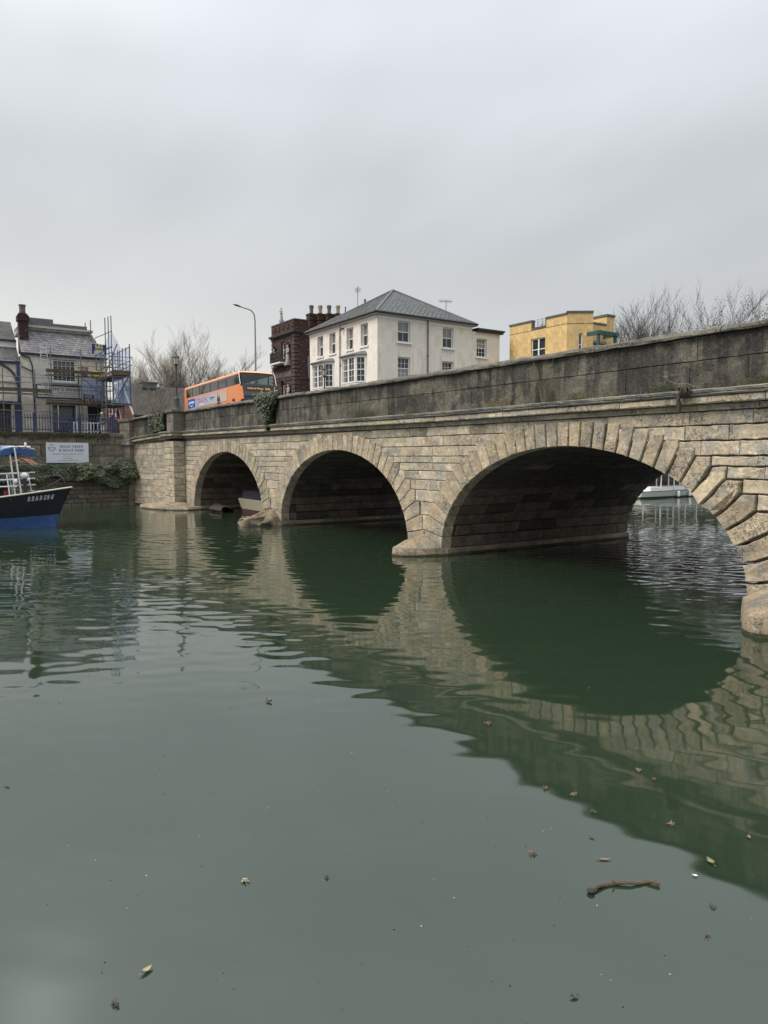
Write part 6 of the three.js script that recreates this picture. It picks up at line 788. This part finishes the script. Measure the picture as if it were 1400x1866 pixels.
/* ------------------------------------------------------------------ boats */
function hullGeo(L, B, sheer, rake, yLo, yHi, o = {}) { // rows from yLo(s) to yHi(s); both sides, stem at x = 0 on the water
  const NS = 36, NT = 8, full = o.full || 0.5, stern = o.stern || 0.75, side = (sg) => { const rg = []; for (let i = 0; i <= NS; i++) { const s = (i / NS) ** 1.5, row = []; for (let j = 0; j <= NT; j++) { const y = mix(yLo(s), yHi(s), j / NT); row.push(pt(s, y, sg)); } rg.push(row); } return rg; };
  function pt(s, y, sg) { const t = Math.max(-0.3, y / sheer(0)), k = Math.min(1, s / full), w = 1 - Math.pow(1 - k, 2.1), aft = s > 0.6 ? mix(1, stern, ((s - 0.6) / 0.4) ** 2) : 1, tt = Math.max(0, Math.min(1, y / sheer(s))); const x = rake * Math.pow(Math.max(0, t), 1.35) * (1 - s) ** 3 - s * L; return V(x, y, sg * (0.02 + B * Math.pow(w, mix(1.25, 0.75, tt)) * aft * mix(o.wl || 0.72, 1, tt))); }
  const g = new GB(); g.loft(side(1).reverse()); g.loft(side(-1)); const e = side(1)[NS], f = side(-1)[NS]; for (let j = 0; j < NT; j++) g.quad(e[j], e[j + 1], f[j + 1], f[j]); return { g, pt };
}
{
  const R = thing('blue_passenger_boat', 'navy and blue passenger boat with READING on its bow at left edge', 'boat', [-20.1, 0, 8.02]); R.rotation.y = THREE.MathUtils.degToRad(56.35);
  const sheer = (s) => 0.97 + 0.69 * Math.max(0, 1 - s / 0.6) ** 2, pl = (s) => 0.29 + 0.26 * Math.max(0, 1 - s / 0.45) ** 1.5, LEN = 11;
  const low = hullGeo(LEN, 1.5, sheer, 0.68, () => -0.4, pl), up = hullGeo(LEN, 1.5, sheer, 0.68, pl, sheer);
  part('lower_hull', low.g, std('antifoul_blue', [0.05, 0.12, 0.34], { roughness: 0.4, map: grain }), R); part('hull', up.g, std('hull_navy', [0.010, 0.012, 0.026], { roughness: 0.3, map: rep(grain, 0.7) }), R);
  const gw = new GB(), dk = [], N = 40; for (const sg of [1, -1]) { const p = []; for (let i = 0; i <= N; i++) p.push(up.pt((i / N) ** 1.5, sheer((i / N) ** 1.5), sg)); gw.tube(p, 0.035, 6); dk.push(p.map((q) => q.clone().setY(q.y - 0.03))); } part('gunwale', gw, std('cream_strake', [0.62, 0.58, 0.48]), R);
  part('deck', new GB().loft([dk[0], dk[1]]), std('deck_paint', [0.30, 0.28, 0.24], { map: rep(woodMap, 1), side: THREE.DoubleSide }), R);
  // name on the bow, following the planking
  const nm = canvasTex(512, 128, (c, w, h) => { c.clearRect(0, 0, w, h); c.font = 'bold 100px sans-serif'; c.textAlign = 'center'; c.lineJoin = 'round'; [...'READING'].forEach((ch, i) => { const x = 38 + i * 72.5 - (i > 4 ? 14 : 0); c.lineWidth = 7; c.strokeStyle = '#e6e9ef'; c.strokeText(ch, x, 100, 48); c.fillStyle = '#9aa0ae'; c.fillText(ch, x, 100, 48); }); });
  { const P = [], U = [], I = [], n = 14; const sAt = (x) => { let lo = 0, hi = 0.5; for (let i = 0; i < 30; i++) { const m = (lo + hi) / 2; up.pt(m, 1.2, 1).x > x ? lo = m : hi = m; } return lo; }; for (let j = 0; j <= 3; j++) for (let i = 0; i <= n; i++) { const x = mix(-0.84, 0.08, i / n), s = sAt(x), y = mix(1.05, 1.35, j / 3) + 0.09 * (i / n); const q = up.pt(s, y, 1); P.push(q.x + 0.004, q.y, q.z + 0.014); U.push(i / n, j / 3); } for (let j = 0; j < 3; j++) for (let i = 0; i < n; i++) { const a = j * (n + 1) + i; I.push(a, a + 1, a + n + 2, a, a + n + 2, a + n + 1); } const g = new THREE.BufferGeometry(); g.setAttribute('position', new THREE.Float32BufferAttribute(P, 3)); g.setAttribute('uv', new THREE.Float32BufferAttribute(U, 2)); g.setIndex(I); g.computeVertexNormals(); part('lettering', g, new THREE.MeshStandardMaterial({ map: nm, transparent: true, alphaTest: 0.5, roughness: 0.5 }), R); }
  // rails, posts, awning
  const t = (name, pts, r, m = whitePaint, sd = 6) => part(name, new GB().tube(pts, r, sd), m, R);
  for (const zz of [0.85, -0.85]) { for (const y of [2.22, 1.97, 1.70]) t('rail', [V(-1.18, y + 0.03, zz * 0.86), V(-2.2, y, zz), V(-3.4, y - 0.06, zz * 1.2), V(-6, y - 0.15, zz * 1.4)], 0.034); for (const x of [-1.52, -2.35, -3.3, -4.2, -5.5]) t('stanchion', [V(x + 0.12, 1.2, zz * (0.97 - x * 0.04)), V(x, 2.2, zz * (0.95 - x * 0.04))], 0.025); if (zz > 0) { t('awning_post', [V(-1.34, 1.30, 0.6), V(-1.52, 3.25, 0.6)], 0.034); t('awning_post', [V(-1.14, 1.33, 0.5), V(-1.36, 3.28, 0.5)], 0.032); } t('awning_post', [V(-5, 1.1, zz * 1.35), V(-5, 3.2, zz * 1.35)], 0.03); }
  const rg = []; for (let i = 0; i <= 26; i++) { const x = -1.42 - i / 26 * 6, row = [], e = (i < 2 ? (i - 2) * 0.04 : 0) - 0.05 * Math.abs(Math.sin(i * 0.42)); for (let j = 0; j <= 16; j++) { const u = j / 16 * 2 - 1; row.push(V(x + 0.04 * (vn(i, j * 0.7, 0, 0, 2) - 0.5), 3.22 + 0.14 * Math.cos(u * 1.35) + 0.09 * (vn(i * 0.9, j * 0.9, 0, 0, 1) - 0.5) + e, u * 1.35)); } rg.push(row); } const bl = std('awning_blue', [0.05, 0.13, 0.34], { side: THREE.DoubleSide, map: rep(grain, 1) }); part('awning', new GB().loft(rg), bl, R);
  const vl = new GB(); for (const sg of [1, -1]) { const a = rg.map((r2) => r2[sg > 0 ? 16 : 0]), b = a.map((p, i) => p.clone().add(V(0, -0.20 - 0.05 * Math.abs(Math.sin(i * 1.3)), sg * 0.03 * Math.sin(i * 2)))), mid = a.map((p, i) => p.clone().lerp(b[i], 0.5).add(V(0, 0, sg * 0.03 * Math.sin(i * 1.7 + 1)))); vl.loft([a, mid, b]); } { const a = rg[0], b = a.map((p, i) => p.clone().add(V(0.03 * Math.sin(i * 2), -0.22 - 0.06 * Math.abs(Math.sin(i * 1.1)), 0))); vl.loft([a, b]); } part('valance', vl, bl, R);
  t('awning_ridge', [V(-6, 3.36, 0), V(-0.95, 3.32, 0)], 0.03); t('awning_bow', Array.from({ length: 11 }, (_, i) => { const u = i / 5 - 1; return V(-1.44, 3.20 + 0.13 * Math.cos(u * 1.35), u * 1.33); }), 0.02); part('mast_light', new GB().lathe([[0, 0], [0.05, 0], [0.05, 0.12], [0.03, 0.16], [0, 0.17]], V(-1.15, 3.33, 0), 10), whitePaint, R);
  part('spotlight', new THREE.SphereGeometry(0.14, 14, 10).scale(1.1, 0.9, 1).translate(-1.06, 2.15, 0.4), whitePaint, R); part('spotlight', new THREE.SphereGeometry(0.09, 12, 9).scale(0.9, 1.1, 1).translate(-1.24, 1.92, 0.75), whitePaint, R); part('spotlight', new THREE.SphereGeometry(0.07, 12, 9).translate(-0.94, 1.98, 0.3), whitePaint, R); part('light_stand', new GB().tube([V(-1.03, 1.4, 0.35), V(-1.05, 2.05, 0.38)], 0.07, 8), castIron, R);
  part('anchor', new GB().tube([V(-0.55, 1.55, 0.1), V(0.1, 1.88, 0.1), V(0.38, 2.05, 0.1)], 0.022, 6).tube(Array.from({ length: 12 }, (_, i) => { const a = 2.35 - i / 11 * 2.7; return V(0.14 + 0.30 * Math.cos(a), 1.86 + 0.30 * Math.sin(a), 0.1); }), [0.012, 0.02, 0.024, 0.026, 0.026, 0.026, 0.026, 0.026, 0.024, 0.022, 0.018, 0.01], 6), castIron, R);
  part('anchor_chain', new GB().tube(Array.from({ length: 30 }, (_, i) => V(-0.45 - i * 0.03, 1.50 + 0.03 * Math.sin(i * 2.1), 0.15 + 0.14 * Math.sin(i * 0.7))), 0.022, 5), std('pale_chain', [0.34, 0.30, 0.24]), R);
  const tp = []; for (let i = 0; i <= 12; i++) tp.push(Array.from({ length: 11 }, (_, j) => V(-2.1 - i * 0.16, 1.2 + 0.75 * Math.sin(j / 10 * Math.PI) ** 0.5 * (0.8 + 0.35 * vn(i * 0.9, j * 0.8, 0, 0, 77)), (j / 10 - 0.5) * 1.2))); part('deck_cover', new GB().loft(tp), std('grey_canvas', [0.16, 0.16, 0.16], { side: THREE.DoubleSide }), R);
  part('red_bucket', new GB().lathe([[0.08, 0], [0.11, 0.2], [0.1, 0.2], [0.0, 0.02]], V(-1.75, 1.33, 0.5), 10), std('red_plastic', [0.35, 0.05, 0.04]), R);
}
{
  const W2 = thing('white_launch', 'white launch with slim posts and two fenders moored beyond the nearest arch', 'boat', [-19.9, 0, -38.6]); W2.rotation.y = Math.PI / 2; const sheer = (s) => 0.50 + 0.16 * (1 - s) ** 2;
  const lo = hullGeo(9.5, 0.95, sheer, 0.45, () => -0.3, () => 0.12, { full: 0.5 }), up = hullGeo(9.5, 0.95, sheer, 0.45, () => 0.12, sheer, { full: 0.5 }); part('lower_hull', lo.g, std('hull_weed', [0.035, 0.045, 0.03]), W2); part('hull', up.g, std('launch_white', [0.66, 0.68, 0.62], { roughness: 0.4 }), W2);
  const gw = new GB(), cm = [[], []]; for (const sg of [1, -1]) { const p = []; for (let i = 0; i <= 30; i++) p.push(up.pt((i / 30) ** 1.5, sheer((i / 30) ** 1.5), sg)); gw.tube(p, 0.03, 6); } part('rubbing_strake', gw, std('teak', [0.15, 0.10, 0.06]), W2);
  part('coaming', new GB().box(-8.5, -1.6, 0.48, 0.78, -0.68, 0.68), whitePaint, W2); part('deck', new GB().box(-9.2, -0.9, 0.46, 0.50, -0.55, 0.55), whitePaint, W2); part('canopy', new GB().box(-8.2, -2.9, 1.98, 2.05, -0.85, 0.85), std('canopy_cream', [0.6, 0.58, 0.5]), W2);
  for (const x of [-5.9, -4.45, -3.05, -7.4]) for (const z of [0.72, -0.72]) part('post', new GB().tube([V(x, 0.6, z), V(x, 2.0, z)], 0.045, 8), whitePaint, W2); part('bow_post', new GB().tube([V(-2.3, 0.6, 0.3), V(-3.0, 1.98, 0.4)], 0.025, 6), whitePaint, W2); part('bow_rail', new GB().tube([V(-1.7, 0.6, 0.3), V(-1.7, 1.05, 0.3)], 0.03, 6), whitePaint, W2);
  for (const x of [-5.75, -4.35]) { part('fender', new THREE.CapsuleGeometry(0.11, 0.22, 6, 12).translate(x, 0.27, 1.0), whitePaint, W2); part('fender_line', new GB().tube([V(x, 0.45, 0.99), V(x, 0.62, 0.93)], 0.012, 5), castIron, W2); }
  const K = worldThing('timber_bank_wall', 'weathered timber plank wall along the bank behind the white launch', 'wall', [-21.2, 0, -30]); const pm = vary('bank_plank', [0.22, 0.19, 0.15], 4, 0.5, { map: rep(woodMap, 0.5) }, 66), rk = rng(67);
  for (let y = -0.3; y < 2.2; y += 0.26) for (let z = -13.7; z > -60; z -= 4) part('plank', new GB().box(-21.25, -21.18 + rk() * 0.03, y + 0.008, y + 0.252, z - 3.98, z), pm[Math.floor(rk() * 4)], K); for (let z = -15; z > -60; z -= 3.1) part('pile', new GB().tube([V(-21.1, -0.5, z), V(-21.1, 2.5, z)], 0.10, 8), pm[0], K);
  part('side_wall', new GB().box(-28.4, -21.2, -0.5, 2.3, -13.75, -13.6), pm[1], K);
  const C = worldThing('moored_cruiser', 'cream hulled boat with navy cover and red waterline moored inside the farthest arch', 'boat', [-21.5, 0, -2.6]); const q = (x0, x1, y0, y1, z0, z1, f) => { const a = [[x0, y0, z1], [x1, y0, z1], [x1, y0, z0], [x0, y0, z0]].map((v) => V(...v)), b = [[x0 - f * 0.55, y1, z1 + f], [x1 + f * 0.4, y1, z1 + f], [x1 + f * 0.4, y1, z0 - f], [x0 - f * 0.55, y1, z0 - f]].map((v) => V(...v)); return new GB().loft([a.slice().reverse(), b.slice().reverse()].reverse(), true).quad(b[0], b[1], b[2], b[3]); };
  part('boot_top', q(-23.45, -18.6, -0.3, 0.2, -3.8, -1.55, 0.05), std('boat_red', [0.07, 0.015, 0.012]), C); part('hull', q(-23.48, -18.58, 0.202, 0.74, -3.85, -1.50, 0.16), std('boat_cream', [0.46, 0.43, 0.32], { roughness: 0.5 }), C); part('cover', q(-23.4, -18.6, 0.742, 1.15, -3.8, -1.45, -0.1), std('navy_canvas', [0.006, 0.007, 0.018]), C);
  const P = worldThing('old_punt', 'half-sunken dark red punt with grey canvas lying under the left side of the farthest arch', 'boat', [-24.9, 0, -0.9]); const rg = [[-26.25, 0.42, 0.16], [-25.8, 0.36, 0.3], [-25.2, 0.27, 0.36], [-24.4, 0.20, 0.4], [-23.7, 0.17, 0.4]].map(([x, y, w], i) => [V(x, y, -0.8 + w), V(x + 0.05, y - 0.16 - i * 0.06, -0.8 + w * 0.7), V(x + 0.05, y - 0.16 - i * 0.06, -0.8 - w * 0.7), V(x, y, -0.8 - w)]); part('hull', new GB().loft(rg), std('punt_red', [0.10, 0.028, 0.02], { side: THREE.DoubleSide }), P);
  const cv = []; for (let i = 0; i <= 8; i++) cv.push(Array.from({ length: 9 }, (_, j) => V(-25.3 + i * 0.22, 0.24 + 0.06 * Math.sin(j / 8 * 3.14) * vn(i * 0.8, j * 0.6, 0, 0, 9) * 2 - (j === 8 ? 0.12 : 0), -1.15 + j * 0.1))); part('canvas', new GB().loft(cv), std('grey_sheet', [0.028, 0.028, 0.03], { side: THREE.DoubleSide }), P);
  const TP = thing('cut_branches', 'heap of pale reddish cut branches on the quay ledge above the boat', 'branches', [-32.9, 2.36, 7.7]), rt = rng(12); for (let i = 0; i < 11; i++) { const z0 = (rt() - 0.3) * 1.2, z1 = z0 - 0.5 - rt() * 0.9; part('branch', new GB().tube([V(0, 0.1 + rt() * 0.3, z0), V(0.1 * rt(), 0.3 + rt() * 0.15, (z0 + z1) / 2), V(0.15, rt() * 0.2, z1)], [0.04, 0.035, 0.025], 6), std('cut_wood', [0.34 + rt() * 0.12, 0.22, 0.16]), TP); }
  const HB = worldThing('bank_thicket', 'brown leafless thicket on the upstream bank beyond the white launch', 'thicket', [-24, 2.2, -48]); const br = new GB(), rh = rng(99); for (let i = 0; i < 1700; i++) { const z = -34 - rh() * 26, x = -22 - rh() * 3, h = 0.5 + rh() * 0.9, a = V(x, 2.2, z), k = V((rh() - 0.5) * 1.4, h, (rh() - 0.5) * 1.4); br.tube([a, a.clone().addScaledVector(k, 0.55), a.clone().add(k).add(V((rh() - 0.5) * 0.8, 0, (rh() - 0.5) * 0.8))], [0.03, 0.02, 0.006], 3, false); } part('stems', br, twigBrown, HB, true); part('dead_leaves', leafMass(5000, (r) => [V(-22 - r() * 3, 2.3 + r() * 1.1, -34 - r() * 26), V(0.6, 0.6, 0.4)], 0.2, 98), ivyDark, HB, true);
}
/* ------------------------------------------------------------------ floating things */
{
  const leafG = (l, w, curl) => { const g = new GB(), rg = []; for (let i = 0; i <= 8; i++) { const t = i / 8, ww = w * Math.sin(Math.PI * Math.pow(t, 0.8)) * 0.5 + 0.001; rg.push([-1, -0.5, 0, 0.5, 1].map((k) => V((t - 0.5) * l, 0.006 + curl * (k * k) * 0.35 * w + curl * 0.5 * l * (t - 0.5) ** 2, k * ww))); } g.loft(rg.map((r) => r.slice().reverse())); g.loft(rg.map((r) => r.map((p) => p.clone().add(V(0, -0.0015, 0))))); g.tube([V(-l * 0.5, 0.008, 0), V(-l * 0.75, 0.012, l * 0.05)], 0.0025, 4); return g; };
  const tan = std('leaf_tan', [0.26, 0.19, 0.11], { map: rep(grain, 12) }), pale = std('leaf_pale', [0.50, 0.44, 0.26], { map: rep(grain, 12) }), brn = std('leaf_brown', [0.20, 0.125, 0.085], { map: rep(grain, 12) }), dkb = std('leaf_dark', [0.075, 0.065, 0.05]), wht = std('petal_white', [0.7, 0.7, 0.68]), grn = std('leaf_green', [0.25, 0.25, 0.12], { map: rep(grain, 12) });
  const lf = (label, x, z, l, w, turn, m, curl = 0.5) => { const t = thing('floating_leaf', label, 'leaf', [x, 0.002, z]); part('blade', leafG(l * 0.85, w * 0.8, curl), m, t); t.rotation.y = turn; };
  const cl = (label, x, z, s, seed, m) => { const t = thing('leaf_clump', label, 'debris', [x, -0.002, z]), r = rng(seed * 13 + 2); s *= 0.62; const g = new GB(), h = new GB(); for (let i = 0; i < 22; i++) { const a = r() * 6.28, d = s * Math.sqrt(r()) * 0.8, p = V(Math.cos(a) * d, 0.004 + 0.014 * r(), Math.sin(a) * d * 0.8), q = V(r() - 0.5, 0.3 * r(), r() - 0.5).normalize().multiplyScalar(s * 0.5), e = V(-q.z, 0.4 * s * r(), q.x).multiplyScalar(0.4); g.tri(p, p.clone().add(q).add(e), p.clone().add(q).sub(e), [r(), r()]); g.tri(p, p.clone().add(q).sub(e), p.clone().sub(q.clone().multiplyScalar(0.5)), [r(), r()]); if (i < 8) h.tube([p, p.clone().add(q.clone().multiplyScalar(1.7)).setY(0.006)], s * 0.03, 4); } part('scraps', g, Object.assign(m.clone(), { side: THREE.DoubleSide, name: m.name + '_scrap' }), t, true); part('twigs', h, brn, t, true); };
  const S = thing('floating_stick', 'bent bark-covered stick floating on the water at the lower right', 'stick', [8.86, 0.012, 9.02]);
  { const p = [[8.774, 9.302], [8.772, 9.239], [8.773, 9.184], [8.791, 9.122], [8.824, 9.067], [8.867, 9.008], [8.894, 8.956], [8.911, 8.902], [8.942, 8.873], [8.984, 8.855]].map(([x, z], i) => V(x - 8.86, 0.002 + 0.006 * Math.sin(i * 1.7), z - 9.02)); const cv = new THREE.CatmullRomCurve3(p).getPoints(36), rd = cv.map((q, i) => 0.0108 * (0.85 + 0.5 * vn(i * 0.45, 2, 0, 0, 6)) * (i > 35 ? 0.6 : 1)); part('bark', new GB().tube(cv, rd, 9), std('stick_bark', [0.25, 0.20, 0.13], { map: rep(barkMap, 14), bumpMap: rep(grainBump, 10), bumpScale: 0.004 }), S); part('dark_end', new THREE.IcosahedronGeometry(0.025, 2).scale(1.1, 0.6, 1).translate(p[0].x, 0.006, p[0].z), std('rotten_end', [0.03, 0.025, 0.02]), S); part('knot', new GB().tube([V(-0.05, 0.012, 0.09), V(-0.055, 0.034, 0.10)], [0.008, 0.003], 6), brn, S); }
  lf('pale cream leaf floating at the bottom left of the water', 7.87, 11.96, 0.085, 0.035, 1.9, pale, 0.9); lf('yellowish green leaf at the edge of the bridge reflection near the stick', 9.01, 8.31, 0.10, 0.055, 2.7, grn, 0.8); lf('narrow brown leaf floating just above the stick', 8.57, 8.91, 0.105, 0.026, 0.95, tan, 0.3); lf('small white petal right of the stick', 9.05, 8.55, 0.035, 0.02, 0.6, wht); lf('dark slim leaf at the far left of the calm water', 4.9, 12.36, 0.07, 0.022, 0.5, dkb); lf('curled pale leaf at middle left below the lamp reflection', 4.17, 9.53, 0.11, 0.06, 0.4, tan, 1.2); lf('dark leaf with pale spot near the bottom edge right of centre', 9.34, 10.1, 0.05, 0.028, 1.2, dkb, 0.9); lf('tan leaf in the dark reflection right of the clumps', 8.98, 7.75, 0.06, 0.03, 2.2, tan); lf('small grey leaf above the reddish clump', 8.32, 8.75, 0.045, 0.025, 0.2, dkb);
  cl('reddish brown leaf clump left of the stick', 8.23, 9.29, 0.055, 1, brn); cl('pinkish brown clump inside the edge of the bridge reflection', 7.78, 8.33, 0.055, 2, tan); cl('pale straw clump left of centre in the lower water', 7.38, 11.17, 0.05, 3, pale); cl('dark clump in the lower middle of the calm water', 7.65, 10.68, 0.035, 4, dkb); cl('brown clump in the dark reflection above the yellowish leaf', 8.54, 8.07, 0.055, 5, tan); cl('small tan clump high in the dark reflection at right', 7.78, 7.46, 0.05, 6, tan); cl('tan clump in the middle of the dark reflection', 6.15, 7.85, 0.07, 7, tan); cl('brown clump on the boundary of the bright water', 7.55, 8.44, 0.05, 8, brn); cl('dark clump lower on the boundary of the bright water', 8.07, 8.43, 0.05, 9, dkb); cl('small dark clump right of the white petal', 9.31, 8.76, 0.035, 10, dkb); cl('dark clump below the right end of the stick', 9.45, 9.05, 0.03, 11, brn); cl('bubbly dark scum patch at the bottom left corner', 8.02, 12.17, 0.05, 12, dkb); cl('brown clump under the narrow reflection of the voussoirs', 7.98, 7.51, 0.04, 13, brn);
  // uncountable flecks
  const r = rng(500), fl = (name, n, g, m, s0, s1, box) => { const im = new THREE.InstancedMesh(g, m, n), M = new THREE.Matrix4(), q = new THREE.Quaternion(), e = new THREE.Euler(); for (let i = 0; i < n; i++) { const d = mix(3.2, 16, r() ** 1.3), a = Math.atan2(-Math.sin(TH), -Math.cos(TH)) + (r() - 0.5) * 1.05, x = 11.773 + d * Math.cos(a), z = 12.952 + d * Math.sin(a), s = mix(s0, s1, r() ** 2); e.set(0, r() * 6.28, 0); M.compose(V(x, 0.003, z), q.setFromEuler(e), V(s, s * 0.5, s * (0.4 + r()))); im.setMatrixAt(i, M); } im.name = name; im.userData.kind = 'stuff'; im.userData.label = name === 'white_flecks' ? 'tiny white flecks scattered over the water surface' : 'tiny dark flecks scattered over the water surface'; scene.add(im); };
  fl('white_flecks', 90, new THREE.IcosahedronGeometry(1, 0), wht, 0.0018, 0.004); fl('dark_flecks', 420, new THREE.IcosahedronGeometry(1, 0), dkb, 0.002, 0.0065);
}

renderer.render(scene, camera);
